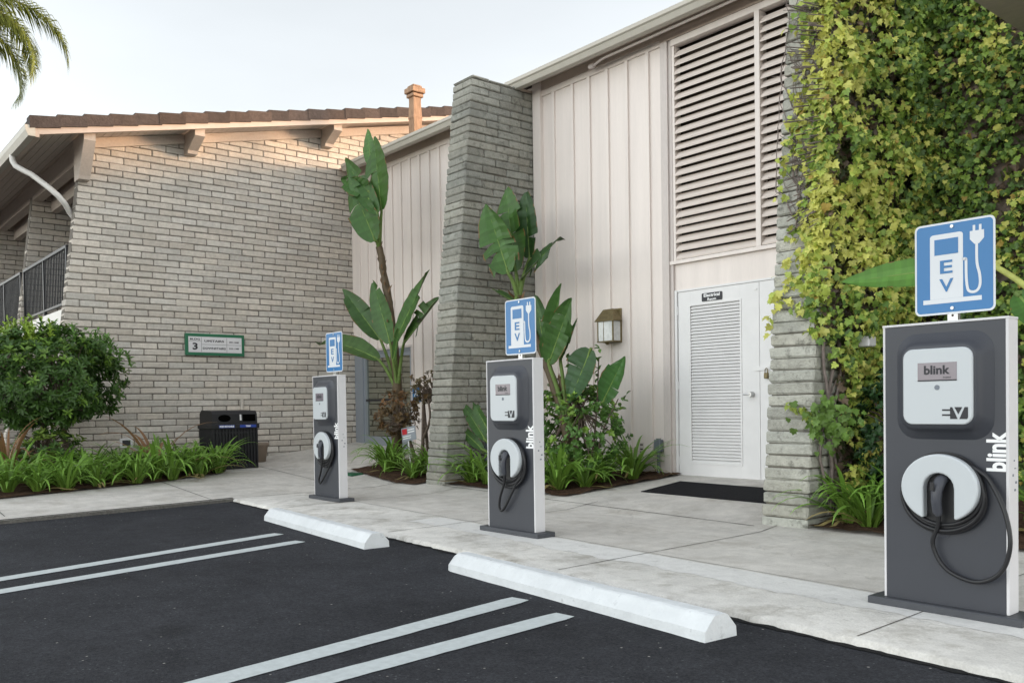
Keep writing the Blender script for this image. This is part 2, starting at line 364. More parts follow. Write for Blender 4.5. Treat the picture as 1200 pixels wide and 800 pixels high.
# kerb band: its own paler, rougher concrete, with a broken front edge and a low face
b = MB(); n = 420; vs = []
for i in range(n + 1):
    x = -.7 + 14.7 * i / n; y = yk(x)
    j = .022 * noise.noise((x * 9, 0, 3)) + .016 * noise.noise((x * 31, 1, 7))
    for k, (yy, zz) in enumerate(((y + j - .012, -.06), (y + j, -.008 + .006 * noise.noise((x * 22, 5, 5))), (y + .02 + j * .5, .0012), (y + .3, .001), (y + KW, 0))): vs.append((x, yy, zz))
b.add(vs, [(i * 5 + k, (i + 1) * 5 + k, (i + 1) * 5 + k + 1, i * 5 + k + 1) for i in range(n) for k in range(4)], smooth=True)
b.build('kerb', KERBC, kind='structure', fix=False)
b = MB(); n = 200; vs = []
for i in range(n + 1):
    y = -.69 - 14 * i / n; x = xl(y); j = .015 * noise.noise((y * 9, 0, 9)) + .008 * noise.noise((y * 31, 1, 7))
    for xx, zz in ((x + .012 + j, -.06), (x + j, -.006), (x - .02, .004), (x - .07, .006 + .053 * max(0, -.63 - x))): vs.append((xx, y, zz))
b.add(vs, [(i * 4 + k, i * 4 + k + 1, (i + 1) * 4 + k + 1, (i + 1) * 4 + k) for i in range(n) for k in range(3)], smooth=True)
b.build('kerb_edge', JOINT, kind='structure', fix=False)
# joints between the slabs: narrow dark strips that follow the surface
b = MB()
def joint(p, q, wd=.007, n=40, wob=0):
    p, q = Vector((*p, 0)), Vector((*q, 0)); d = (q - p).normalized(); s = Vector((-d.y, d.x, 0)) * wd / 2; vs = []
    for i in range(n + 1):
        c = p.lerp(q, i / n); ww = 1 + .5 * noise.noise((c.x * 12, c.y * 12, 1)); c = c + s * (wob * noise.noise((c.x * 4, c.y * 4, 8)))
        for sg in (-1, 1): P = c + s * sg * ww; vs.append((P.x, P.y, h(P.x, P.y) + .0035))
    b.add(vs, [(2 * i, 2 * i + 1, 2 * i + 3, 2 * i + 2) for i in range(n)])
for x in (.62, 3.05, 5.33, 7.45, 9.8):
    joint((x + .05, yk(x) + .03), (x - .03, 1.7 if x not in (.62,) else 1.66), .007 if x > 6 else .009)
joint((-.7, .23), (14, yk(14) + KW), .006, 120, 1.5)
joint((.25, 1.69), (5.14, 1.42), .01, 60, 1)
for y in (-.95, -3.1, .9): joint((-.75, y), (-4.3, y + .08), .011)
joint((-.72, -.7), (-.72, 1.6), .01)
b.build('sidewalk_joints', JOINT, kind='structure', fix=False)
# worn white paint along the back of the kerb band, and the kerb's ragged shadow painted as a dark strip on the asphalt
def strip(name, m_, f0, f1, x0, x1, z, n=300):
    b = MB(); vs = []
    for i in range(n + 1):
        x = x0 + (x1 - x0) * i / n
        for f in (f0(x), f1(x)): vs.append((x, f, z))
    b.add(vs, [(2 * i, 2 * i + 2, 2 * i + 3, 2 * i + 1) for i in range(n)]); return b.build(name, m_, kind='structure', fix=False)
strip('kerb_paint', PAINTW, lambda x: yk(x) + .55 + .10 * noise.noise((x * 2.2, 3, 0)) + .04 * noise.noise((x * 9, 3, 0)), lambda x: yk(x) + KW - .03 + .015 * noise.noise((x * 6, 1, 0)), 2.6, 12, .0022)
strip('asphalt_seam', SEAM, lambda x: yk(x) - .045 + .03 * noise.noise((x * 5, 8, 0)) + .02 * noise.noise((x * 19, 8, 0)), lambda x: yk(x) + .01, -.7, 14, -.031)
# planting beds
def bed(name, P, nu=40, nv=16):
    b = MB(); sheet(b, P, nu, nv, .012)
    b.v = [(x, y, z + .035 * (noise.noise((x * 5, y * 5, 0)) * .6 + noise.noise((x * 17, y * 17, 3)) * .35) * 1.0 + .01) for x, y, z in b.v]
    return b.build(name, SOIL, kind='structure', fix=False)
def edgeL(y):      # front edge of the bed below the gable wall
    pts = [(-9, -1.6), (-2.92, -2.04), (-1.06, -2.55), (.0, -3.05), (.28, -3.36), (.42, -3.75), (.5, -4.9)]
    for (a, xa), (c, xc) in zip(pts, pts[1:]):
        if a <= y <= c: return xa + (xc - xa) * (y - a) / (c - a)
    return -4.9
bed('soil_bed', lambda a, c: ((lambda y: (edgeL(y) + (-11.5 - edgeL(y)) * a, y))(-9 + 9.48 * c)), 60, 80)
bed('soil_bed', lambda a, c: ((lambda x: (x, (1.56 + .12 * max(0, -.9 - x) + .0 * x) + (3.35 - 1.6) * c))(-2.2 + 1.98 * a)), 30, 26)
bed('soil_bed', lambda a, c: ((lambda y: (.24 + (2.47 + .2 * (y - 1.7) - .24) * a, y))(1.74 + 1.6 * c)), 40, 26)
bed('soil_bed', lambda a, c: (5.59 + 5.5 * a, 1.5 + 1.85 * c), 60, 24)
# painted lines
def line(p, q, wd=.145):
    b = MB(); p, q = Vector((*p, -.031)), Vector((*q, -.031)); d = (q - p).normalized(); s = Vector((-d.y, d.x, 0)) * wd / 2; n = 60; vs = []
    for i in range(n + 1):
        c = p.lerp(q, i / n)
        e = 1 if i not in (0,) else .86
        for sg in (-1, 1):
            k = 1 + .06 * noise.noise((c.x * 14, c.y * 14, sg))
            vs.append(c + s * sg * e * k)
    b.add(vs, [(2 * i, 2 * i + 1, 2 * i + 3, 2 * i + 2) for i in range(n)])
    return b.build('parking_line', LINEP, kind='structure', fix=False)
def ext(a, c, k=1.9): return (a[0] + (c[0] - a[0]) * k, a[1] + (c[1] - a[1]) * k)
line((2.28, -1.511), ext((2.28, -1.511), (2.921, -3.766)))
line((2.824, -1.576), ext((2.824, -1.576), (3.382, -3.844)))
line((5.747, -1.666), ext((5.747, -1.666), (6.049, -3.544), 2.6))
line((6.198, -1.744), ext((6.198, -1.744), (6.335, -3.227), 3.2))

# ------------------------------------------------------------------ brick walls
def bcol(lo=.85, hi=1.10, warm=.022):
    k = random.uniform(lo, hi); w_ = random.uniform(-warm, warm); return (k * (1 + w_), k, k * (1 - w_))
CH = .1016; BL = .406
def zroof(y): return 5.035 + .2225 * (y + 1.94)        # underside of the gable roof
def brick_wall(X, ytop, name, parent, thick=.2, y1=FY, batter=True):
    b = MB(); mo = MB(); z = .02; row = 0
    def yl(z): return -1.293 - (4.505 - z) * .125
    while z < 6.3:
        z1 = z + CH - .013; ya = yl(z + .05) + random.uniform(-.006, .006); off = 0 if row % 2 else .203
        y = ya; first = True
        while y < y1:
            L = (BL if not off else .203) if first else BL
            first = False; ye = min(y + L - .012, y1)
            if ye - y > .03 and zroof(ye) > z + .01:
                fn = (lambda q: (q[0], q[1], min(q[2], zroof(q[1]) - .004)))
                dx = random.uniform(-.004, .004)
                b.cbox(X - thick, X + dx, y, ye, z + random.uniform(-.003, .002), z1 + random.uniform(-.002, .003), .010, bcol(), .0035, fn)
            y += L
        z += CH; row += 1
    poly = [(yl(0) + .02, 0), (y1, 0), (y1, zroof(y1) - .03), (yl(4.9) + .02, zroof(yl(4.9)) - .03)]
    mo.prism(poly, (X - thick + .012, 0, 0), (0, 1, 0), (0, 0, 1), (1, 0, 0), thick - .022)
    o = b.build(name, BRICK, parent); mo.build('mortar', MORTAR, o, fix=True)
    return o
GB = thing('brick_building', 'pale brick building with tiled gable roof and balconies at the left', 'building', (GX, 0, 0))
gw = brick_wall(GX, 0, 'gable_wall', GB, y1=5.2)
brick_wall(-8.2, 0, 'fin_wall', GB, y1=.6)
brick_wall(-11.5, 0, 'fin_wall', GB, y1=.6)
# roof: slab, rake fascia, tiles
XR = -4.31; XE = -18
def up(y, t): return zroof(y) + t
b = MB(); b.prism([(-1.93, up(-1.93, .02)), (9, up(9, .02)), (9, up(9, .11)), (-1.93, up(-1.93, .11))], (XE, 0, 0), (0, 1, 0), (0, 0, 1), (1, 0, 0), XR - .05 - XE)
roof = b.build('roof', SOFFIT, GB)
b = MB(); b.prism([(-1.95, up(-1.95, -.06)), (9, up(9, -.06)), (9, up(9, .115)), (-1.95, up(-1.95, .115))], (XR - .047, 0, 0), (0, 1, 0), (0, 0, 1), (1, 0, 0), .047)
b.prism([(-1.985, up(-1.95, -.10)), (-1.935, up(-1.95, -.10)), (-1.935, up(-1.95, .105)), (-1.985, up(-1.95, .105))], (XE, 0, 0), (0, 1, 0), (0, 0, 1), (1, 0, 0), XR - XE - .002)
b.build('fascia', FASCIA, roof)
# soffit boards running along the ridge direction, with grooves between
b = MB(); y = -1.92
while y < 3.2:
    b.prism([(y, up(y, -.006)), (y + .112, up(y + .112, -.006)), (y + .112, up(y + .112, .018)), (y, up(y, .018))], (XE, 0, 0), (0, 1, 0), (0, 0, 1), (1, 0, 0), XR - .052 - XE); y += .12
b.build('soffit_boards', SOFFIT, roof)
b = MB(); y = -2.06; k = 0
while y < 9:
    c = bcol(.75, 1.25, .06); dz = random.uniform(-.004, .004)
    y1 = y + .40
    b.prism([(y, up(y, .030) + dz), (y1, up(y1, .012) + dz), (y1, up(y1, .168) + dz), (y, up(y, .204) + dz)], (XR - .16, 0, 0), (0, 1, 0), (0, 0, 1), (1, 0, 0), .19 + random.uniform(-.005, .005), c)
    y += .355
y = -2.06
while y < 9:
    x = XE
    b.prism([(y, up(y, .118)), (y + .40, up(y + .40, .113)), (y + .40, up(y + .40, .135)), (y, up(y, .165))], (XE, 0, 0), (0, 1, 0), (0, 0, 1), (1, 0, 0), XR - .17 - XE, bcol(.8, 1.15, .05)); y += .355
b.build('roof_tiles', TILE, roof)
# far slope and end wall of the building, for views from the side
b = MB(); b.prism([(9, up(9, .0)), (19, up(-1, .0)), (19, up(-1, .2)), (9, up(9, .2))], (XE, 0, 0), (0, 1, 0), (0, 0, 1), (1, 0, 0), XR - XE)
b.build('rear_slope', TILE, roof)
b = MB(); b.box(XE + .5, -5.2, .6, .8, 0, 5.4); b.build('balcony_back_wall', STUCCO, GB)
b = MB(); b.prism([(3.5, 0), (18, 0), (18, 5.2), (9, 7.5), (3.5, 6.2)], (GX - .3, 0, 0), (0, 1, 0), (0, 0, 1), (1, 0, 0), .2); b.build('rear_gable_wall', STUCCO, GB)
# outlookers (beam ends carrying the rake) with slanted ends
def outlooker(y, dep, wd=.15):
    b = MB(); zt = zroof(y) - .012
    b.prism([(-5.0, zt - dep), (-4.74, zt - dep), (-4.72, zt - dep + .05), (-4.40, zt - .12), (-4.40, zt), (-5.0, zt)], (0, y, 0), (1, 0, 0), (0, 0, 1), (0, 1, 0), wd)
    return b.build('beam_end', BROWNPAINT, GB)
outlooker(-1.33, .62, .16); outlooker(.30, .33, .16); outlooker(2.75, .33, .16)
b = MB(); b.box(XE, GX - .21, -1.25, -1.09, zroof(-1.17) - .34, zroof(-1.17) - .012); b.box(XE, GX - .21, -.95, -.83, 4.7, zroof(-.9) - .012)
b.build('eave_beam', BROWNPAINT, GB)
b = MB()   # wall plate under the rake, against the bricks
for ya, ybb in ((-1.16, .295), (.465, 2.745), (2.915, 5.2)):
    b.prism([(ya, zroof(ya) - .16), (ybb, zroof(ybb) - .16), (ybb, zroof(ybb) - .012), (ya, zroof(ya) - .012)], (GX + .002, 0, 0), (0, 1, 0), (0, 0, 1), (1, 0, 0), .05)
b.build('rake_plate', BROWNPAINT, GB)
# eave gutter and downspout
zg = 4.93
b = MB(); b.prism([(-1.99, zg + .15), (-1.99, zg), (-2.08, zg), (-2.115, zg + .08), (-2.12, zg + .15), (-2.105, zg + .15), (-2.10, zg + .08), (-2.07, zg + .013), (-2.003, zg + .013), (-2.003, zg + .15)], (XE, 0, 0), (0, 1, 0), (0, 0, 1), (1, 0, 0), XR + .02 - XE)
b.prism([(-1.989, zg + .148), (-1.989, zg + .002), (-2.08, zg + .002), (-2.114, zg + .08), (-2.119, zg + .148)], (XR + .0201, 0, 0), (0, 1, 0), (0, 0, 1), (1, 0, 0), .004)
b.build('gutter', GUTTER, GB)
b = MB(); b.tube([(-5.55, -2.05, 4.95), (-5.54, -2.05, 4.86), (-5.5, -2.02, 4.78), (-5.42, -1.96, 4.72), (-5.28, -1.85, 4.63), (-5.08, -1.66, 4.42), (-4.99, -1.56, 4.30), (-5.03, -1.46, 4.20), (-5.16, -1.36, 4.10), (-5.165, -1.2, 3.9), (-5.165, -1.2, 2.7)], .042, 10); b.build('downspout', WHITEMETAL, GB)
# balconies between the fins
for xa, xb in ((-8.2, -5.11), (-11.5, -8.4)):
    s = MB(); s.box(xa + .003, xb - .003, -1.52, .6, 2.40, 2.62); sl_ = s.build('balcony_slab', WHITEMETAL, GB)
    r = MB(); y = -1.42
    r.box(xa + .02, xb - .02, y - .025, y + .025, 3.56, 3.605); r.box(xa + .02, xb - .02, y - .02, y + .02, 2.72, 2.755)
    x = xa + .06
    while x < xb - .04: r.box(x - .008, x + .008, y - .008, y + .008, 2.755, 3.56); x += .105
    for x in (xa + .04, (xa + xb) / 2, xb - .04): r.box(x - .022, x + .022, y - .0225, y + .0225, 2.622, 3.558)
    r.build('railing', DARKIRON, GB)
    g_ = MB(); g_.box(xa + .7, xb - .7, .56, .597, 2.64, 4.7); g_.build('balcony_window', WINDARK, GB)
    g_ = MB(); g_.box(xa + .7, xb - .7, .56, .597, .5, 2.2); g_.build('window', WINDARK, GB)

# ------------------------------------------------------------------ clad building
CB = thing('clad_building', 'two storey building with cream board and batten cladding and a low eave', 'building', (1, FY, .2))
GD0, GD1 = -4.62, -2.96                # opening of the glass door
b = MB()
b.box(GX + .004, GD1, FY, FY + .08, 2.11, 5.42); b.box(GD1, -.1, FY, FY + .08, .1, 5.42)     # left of the buttress
b.box(-.1, 2.555, FY, FY + .08, 0, 5.5)
def batten(x, z0, z1, wd=.05): b.box(x - wd / 2, x + wd / 2, FY - .026, FY + .001, z0, z1)
for x in (.62, .99, 1.30, 1.63, 1.965, 2.31): batten(x + .02, .16, 5.31)
x = -4.62
while x < -.3: batten(x, 2.115 if x < GD1 - .03 else .2, 5.20); x += .283
b.box(.42, 2.555, FY - .0255, FY + .001, 5.311, 5.385); b.box(GX + .01, -.1, FY - .0255, FY + .001, 5.201, 5.275)
cl = b.build('cladding', CLAD, CB)
b = MB()
b.box(.262, .418, FY - .06, FY + .002, .12, 5.50); b.build('corner_board', CLAD, CB)
b = MB(); b.box(2.556, 2.66, FY - .045, FY + .10, .1, 5.40); b.box(2.661, 2.705, FY - .02, FY + .12, .15, 5.36)
b.build('door_trim', TRIM, CB)
b = MB(); b.box(GD1 - .001, GD1 + .05, FY - .028, FY + .001, .25, 2.112); b.box(GX + .008, GD1, FY - .030, FY + .001, 2.075, 2.112)
b.build('trim', TRIM, CB)
b = MB(); b.box(.25, 12, FY - .034, FY, 5.386, 5.56); b.box(GX + .01, .25, FY - .034, FY, 5.276, 5.45); b.box(.25, 12, 3.10, FY - .035, 5.50, 5.53); b.box(GX + .01, .25, 3.10, FY - .035, 5.39, 5.42); b.box(2.56, 12, FY - .05, FY - .0345, 5.335, 5.42)
b.build('frieze', FASCIA, CB)
b = MB()
for xa, xb, z in ((GX + .35, .06, 5.285), (.06, 12, 5.395)):
    b.prism([(3.09, z + .12), (3.09, z), (3.0, z), (2.975, z + .06), (2.955, z + .075), (2.955, z + .12), (2.968, z + .12), (2.97, z + .08), (2.99, z + .065), (3.01, z + .012), (3.078, z + .012), (3.078, z + .12)], (xa, 0, 0), (0, 1, 0), (0, 0, 1), (1, 0, 0), xb - xa - .002)
b.build('gutter', GUTTER, CB)
b = MB()
b.prism([(3.02, 5.50), (13, 5.60), (13, 5.65), (3.02, 5.55)], (.06, 0, 0), (0, 1, 0), (0, 0, 1), (1, 0, 0), 12)
b.prism([(3.02, 5.39), (13, 5.49), (13, 5.54), (3.02, 5.44)], (GX + .25, 0, 0), (0, 1, 0), (0, 0, 1), (1, 0, 0), -GX - .195)
b.build('roof', TILE, CB)
b = MB(); b.box(2.62, 12, FY + .25, FY + .33, 0, 5.515); b.box(2.60, 2.70, FY + .12, FY + .26, 0, 5.51); b.build('inner_wall', DARKIN, CB)
# louvre vent over the door
LV = MB(); LV.box(2.706, 5.14, FY - .03, FY + .08, 5.262, 5.334); LV.box(2.706, 2.742, FY - .012, FY + .1, 2.742, 5.26); LV.box(3.868, 3.93, FY - .032, FY + .1, 2.742, 5.26); LV.box(2.662, 5.14, FY - .035, FY + .1, 2.70, 2.74)
lv = LV.build('louvre_vent', CLAD, CB)
b = MB(); z = 2.75
while z < 5.2:
    for xa, xb in ((2.744, 3.866), (3.932, 5.14)):
        q = random.uniform(-.003, .003)
        b.prism([(FY - .018, z + q), (FY - .022, z + .016 + q), (FY + .046, z + .092 + q), (FY + .052, z + .076 + q)], (xa, 0, 0), (0, 1, 0), (0, 0, 1), (1, 0, 0), xb - xa)
    z += .0985
b.build('louvre_slats', SLAT, lv)
b = MB(); b.box(2.706, 5.14, FY + .012, FY + .07, 2.395, 2.699); b.build('transom_panel', CLAD, CB)
b = MB(); b.box(2.706, 2.74, FY - .008, FY + .07, .17, 2.394); b.box(2.741, 5.14, FY + .004, FY + .07, 2.372, 2.3945); b.build('door_frame', DOORW, CB)
b = MB(); b.box(2.66, 5.14, FY - .06, FY + .1, .05, .178); thr = b.build('door_step', CONCRETE, CB)
b = MB(); b.box(2.742, 5.1, FY - .03, FY + .05, .1785, .197); b.build('threshold', STEEL, thr)
def door(xa, xb, lou, hinge_left=True):
    la, lb, z0, z1 = lou
    b = MB(); y0, y1 = FY + .012, FY + .055
    b.box(xa, la, y0, y1, .205, 2.368); b.box(lb, xb, y0, y1, .205, 2.368)
    b.box(la + .0005, lb - .0005, y0, y1, .205, z0); b.box(la + .0005, lb - .0005, y0, y1, z1, 2.368)
    d = b.build('door', DOORW, CB)
    b = MB(); fr = .018
    for q in ((la - .02, la, z0 - .02, z1 + .02), (lb, lb + .02, z0 - .02, z1 + .02), (la, lb, z0 - .02, z0), (la, lb, z1, z1 + .02)): b.box(q[0], q[1], y0 - .007, y0 + .003, q[2], q[3])
    n = 50; p = (z1 - z0) / n
    for i in range(n):
        z = z0 + i * p
        b.prism([(y0 + .001, z), (y0 + .001, z + p * .36), (y0 + .032, z + p * 1.12), (y0 + .032, z + p * .8)], (la + .001, 0, 0), (0, 1, 0), (0, 0, 1), (1, 0, 0), lb - la - .002)
    b.build('door_louvre', DOORW, d)
    b = MB(); b.box(la, lb, y1 - .01, y1 - .004, z0, z1); b.build('dark_void', DARKIN, d)
    for z in (.38, 1.27, 2.15):
        b = MB(); b.tube([(xa - .004 if hinge_left else xb + .004, y0 - .006, z - .05), (xa - .004 if hinge_left else xb + .004, y0 - .006, z + .05)], .008, 8); b.build('hinge', DOORW, d)
    return d
d1 = door(2.746, 3.868, (2.93, 3.62, .37, 2.19))
d2 = door(3.874, 5.05, (4.13, 4.82, .37, 2.19), False)
b = MB(); b.tube([(3.775, FY + .012, 1.145), (3.775, FY - .05, 1.145)], [.032, .026], 14); b.tube([(3.775, FY - .045, 1.145), (3.70, FY - .05, 1.147)], .011, 8); b.build('door_handle', STEEL, d1)
b = MB(); b.box(3.80, 4.0, FY + .002, FY + .011, 1.40, 1.445); b.build('hasp', DOORW, d1)
b = MB(); b.cbox(3.945, 3.995, FY - .03, FY, 1.31, 1.375, .006); b.tube([(3.953, FY - .015, 1.37), (3.955, FY - .015, 1.41), (3.97, FY - .015, 1.425), (3.985, FY - .015, 1.41), (3.987, FY - .015, 1.37)], .005, 6); b.build('padlock', BRASS, d1)
b = MB(); b.box(3.805, 3.845, FY + .004, FY + .011, 2.28, 2.3); b.build('latch_plate', DOORW, d1)
# glass door at the far left corner
gd = MB(); z0 = .33
y = FY + .06
gd.box(GD0, GD0 + .075, y - .03, y + .03, z0, 2.07); gd.box(GD1 - .12, GD1 - .05, y - .03, y + .03, z0, 2.07); gd.box(GD0 + .075, GD1 - .12, y - .028, y + .028, z0, .55); gd.box(GD0 + .075, GD1 - .12, y - .028, y + .028, 1.95, 2.03)
gdo = gd.build('glass_door', ALU, CB)
b = MB(); b.box(GD0 + .076, GD1 - .121, y, y + .01, .551, 1.949); b.build('glass_pane', MIRROR, gdo)
b = MB(); b.box(GD0 + .09, GD1 - .5, y - .045, y - .029, 1.18, 1.215); b.tube([(GD1 - .55, y - .05, 1.05), (GD1 - .55, y - .05, 1.38)], .012, 8); b.build('push_bar', DARKIRON, gdo)
b = MB(); b.box(GX + .005, GD0 - .001, FY + .01, FY + .08, .2, 2.11); b.box(GD1 - .049, GD1 - .002, FY + .01, FY + .08, .2, 2.11); b.box(GD0, GD1 - .05, FY + .01, FY + .09, 2.031, 2.109); b.build('door_surround', ALU, CB)
b = MB(); b.box(GX + .1, GD1, FY + .5, FY + .55, 0, 2.3); b.build('vestibule_wall', DARKIN, CB)
# conduit under the eave and roof vents
b = MB(); b.tube([(1.55, 3.2, 5.36), (1.75, 3.15, 5.37), (4.9, 3.12, 5.38)], .016, 8); b.tube([(1.48, 3.2, 5.36), (1.56, 3.2, 5.36)], .03, 10); b.build('eave_conduit', TRIM, CB)
v = thing('roof_vent', 'round pale metal vent cap on the roof above the board cladding', 'vent', (-.42, 4.6, 5.8))
b = MB(); b.lathe([(.13, 0), (.13, .50), (.19, .52), (.20, .60), (.12, .68), (.0, .69)], (-.40, 4.6, 5.70), 24); b.build('vent_cap', VENT, v)
b = MB(); b.lathe([(.10, 0), (.10, .45), (.13, .46), (.13, .58), (.0, .6)], (-.66, 4.52, 5.70), 24); b.build('vent_pipe', VENT, v)
# plastered chimney post with a stepped cap
ch = thing('chimney', 'slim orange brown wooden flue post with stepped square cap behind the gutter', 'chimney', (-3.42, 3.8, 5.5))
b = MB(); px, py = -3.42, 3.8
b.prism([(-.085, -.08), (.085, -.08), (.085, .08), (-.085, .08)], (px, py, 5.45), (1, 0, 0), (0, 1, 0), (0, 0, 1), .62)
vs = []
for z, r in ((6.07, .086), (6.10, .09), (6.13, .084), (6.36, .074), (6.44, .077)):
    vs += [(px - r, py - r, z), (px + r, py - r, z), (px + r, py + r, z), (px - r, py + r, z)]
b.add(vs, [(4 * i + j, 4 * i + (j + 1) % 4, 4 * i + 4 + (j + 1) % 4, 4 * i + 4 + j) for i in range(4) for j in range(4)] + [(0, 1, 2, 3), (16, 17, 18, 19)])
b.build('post', WOODPOST, ch)
b = MB(); b.cbox(px - .11, px + .11, py - .11, py + .11, 6.44, 6.50, .01); b.cbox(px - .135, px + .135, py - .135, py + .135, 6.51, 6.60, .01); b.cbox(px - .10, px + .10, py - .10, py + .10, 6.601, 6.65, .02); b.build('cap', WOODPOST, ch)
# soffit of the low eave on the far right
b = MB(); b.box(6.72, 11, 1.4, FY - .055, 3.97, 4.10); b.build('side_eave', BROWNPAINT, CB)
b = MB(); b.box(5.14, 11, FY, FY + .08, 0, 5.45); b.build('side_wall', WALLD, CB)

# ------------------------------------------------------------------ buttresses
def buttress(x0, x1, yb, ztop, label, tone=1.0):
    t = thing('brick_buttress', label, 'buttress', ((x0 + x1) / 2, yb + .5, 0))
    b = MB(); mo = MB(); z = 0.0; row = 0
    yf = lambda z: yb + .103 * z
    vs = []
    while z < ztop:
        top = min(z + CH, ztop); y = yf(z + .05) + random.uniform(-.007, .007); first = True
        while y < FY - .03:
            L = (.30 if row % 2 else .50) if first else BL
            ye = min(y + L, FY - .005); e = random.uniform(-.005, .005)
            if FY - ye < .07: ye = FY - .005
            b.cbox(x0 + e, x1 + e * .5 + random.uniform(-.003, .003), y, ye - .011, z + .003, top - .005, .014, bcol(.84 * tone, 1.12 * tone, .02), .005)
            y = ye; first = False
        z += CH; row += 1
    mo.prism([(yf(0) + .03, 0), (FY - .006, 0), (FY - .006, ztop - .02), (yf(ztop) + .03, ztop - .02)], (x0 + .022, 0, 0), (0, 1, 0), (0, 0, 1), (1, 0, 0), x1 - x0 - .044)
    o = b.build('blocks', BUTT, t); mo.build('mortar', MORTAR, t)
    return t
buttress(-.19, .24, 1.70, 5.43, 'free standing sloped grey brick buttress between the two banana plants', .80)
buttress(5.15, 5.585, 1.50, 6.3, 'sloped grey block buttress right of the white door, hung with ivy', 1.1)

# ------------------------------------------------------------------ charging stations
W, D, H, TB = .608, .1056, 1.44, .04
def charger_parts(root):
    b = MB(); b.cbox(-.071, W + .071, -.045, D + .045, 0, TB, .005); b.build('base_plate', BASEP, root)
    b = MB(); b.cbox(0, .012, -.001, D, TB + .001, H - .002, .002); b.cbox(W - .014, W, -.001, D, TB + .001, H - .002, .002); b.box(.0125, W - .0145, .012, D, TB + .001, H - .014)
    b.cbox(-.002, W + .002, -.003, D + .002, H - .012, H, .002)
    cab = b.build('cabinet', WHITEP, root)
    b = MB(); b.box(.0128, W - .0148, .0, .0115, TB + .0012, H - .0145); fp = b.build('front_panel', PANELG, root)
    # service stickers on the right side
    random.seed(5)
    for i in range(5):
        b = MB(); yy = random.uniform(.035, .07); zz = .62 + .035 * i; b.box(W + .0002, W + .0012, yy, yy + random.uniform(.008, .022), zz, zz + random.uniform(.004, .012)); b.build('sticker', CONDUIT, cab)
    # bulging charger housing
    b = MB(); rings = [(.075, .545, .86, 1.385, .10, -.0005), (.085, .535, .872, 1.372, .095, -.008), (.105, .512, .892, 1.348, .085, -.022), (.118, .498, .908, 1.334, .075, -.04), (.124, .491, .916, 1.326, .07, -.056), (.134, .482, .927, 1.315, .06, -.060)]
    vs = []; k = None
    for x0, x1, z0, z1, r, yy in rings:
        ring = rrect(x0, x1, z0, z1, r); k = len(ring); vs += [(p[0], yy, p[1]) for p in ring]
    b.add(vs, [(i * k + j, i * k + (j + 1) % k, (i + 1) * k + (j + 1) % k, (i + 1) * k + j) for i in range(len(rings) - 1) for j in range(k)] + [tuple(range((len(rings) - 1) * k, len(rings) * k))], smooth=True)
    hs_ = b.build('charger_housing', PANELG, root)
    b = MB(); vs = []; rings = [(.14, .475, .935, 1.305, .048, -.0602), (.14, .475, .935, 1.305, .048, -.069), (.144, .471, .939, 1.301, .045, -.074)]
    for x0, x1, z0, z1, r, yy in rings:
        ring = rrect(x0, x1, z0, z1, r); k = len(ring); vs += [(p[0], yy, p[1]) for p in ring]
    b.add(vs, [(i * k + j, i * k + (j + 1) % k, (i + 1) * k + (j + 1) % k, (i + 1) * k + j) for i in range(2) for j in range(k)] + [tuple(range(2 * k, 3 * k))])
    pl = b.build('face_plate', PLATE, root)
    b = MB(); b.box(.216, .404, -.0755, -.0741, 1.148, 1.236); scn = b.build('screen', LCD, pl)
    b = MB(); text(b, 'blink', (.31, -.0757, 1.200), (1, 0, 0), (0, 0, 1), .125, .044, .0008, .03); text(b, 'Enabled', (.358, -.0757, 1.163), (1, 0, 0), (0, 0, 1), .036, .008, .0008, .01); b.box(.216, .404, -.0762, -.0756, 1.146, 1.152); b.build('screen_text', INK, scn)
    b = MB(); b.tube([(.31, -.0735, 1.115), (.31, -.076, 1.115)], .0125, 16); b.build('card_button', CONDUIT, pl)
    # EV emblem: a plug whose body carries a white V
    b = MB(); y0 = -.0755; o = (0, y0, 0); ux, uz, dn = (1, 0, 0), (0, 0, 1), (0, 1, 0)
    for z in (.977, 1.001): b.prism([(.334, z), (.376, z), (.376, z + .008), (.334, z + .008)], o, ux, uz, dn, .0012)
    b.prism([(.372, .962), (.407, .962), (.382, 1.019), (.372, 1.019)], o, ux, uz, dn, .0012)
    b.prism([(.392, 1.019), (.429, 1.019), (.4105, .985)], o, ux, uz, dn, .0012)
    b.prism([(.415, .962), (.45, .962), (.455, .968), (.455, 1.019), (.440, 1.019)], o, ux, uz, dn, .0012)
    b.build('emblem', INK, pl)
    # holster: white collar with arched opening over the coiled cable
    cx, cz = .312, .625
    def ell(a, bq, n0, n1, n): return [(cx + a * math.cos(math.radians(n0 + (n1 - n0) * i / n)), cz + bq * math.sin(math.radians(n0 + (n1 - n0) * i / n))) for i in range(n + 1)]
    slot = [(cx - .073, cz - .148), (cx - .073, cz + .0)] + [(cx + .073 * math.cos(math.radians(180 - 18 * i)), cz + .0 + .073 * math.sin(math.radians(180 - 18 * i))) for i in range(1, 10)] + [(cx + .073, cz + .0), (cx + .073, cz - .148)]
    outer = ell(.186, .166, -63, 243, 44)
    poly = outer + slot
    b = MB(); b.prism(poly, (0, -.074, 0), ux, uz, dn, .05); col_ = b.build('holster_cover', PLATE, root)
    bv = col_.modifiers.new('bevel', 'BEVEL'); bv.width = .009; bv.segments = 3; bv.limit_method = 'ANGLE'; bv.angle_limit = math.radians(45)
    b = MB(); b.prism(ell(.16, .142, 0, 350, 35), (0, -.03, 0), ux, uz, dn, .029); b.prism(ell(.196, .175, 0, 350, 35), (0, -.0235, 0), ux, uz, dn, .008); b.build('holster_body', RUBBER, root)
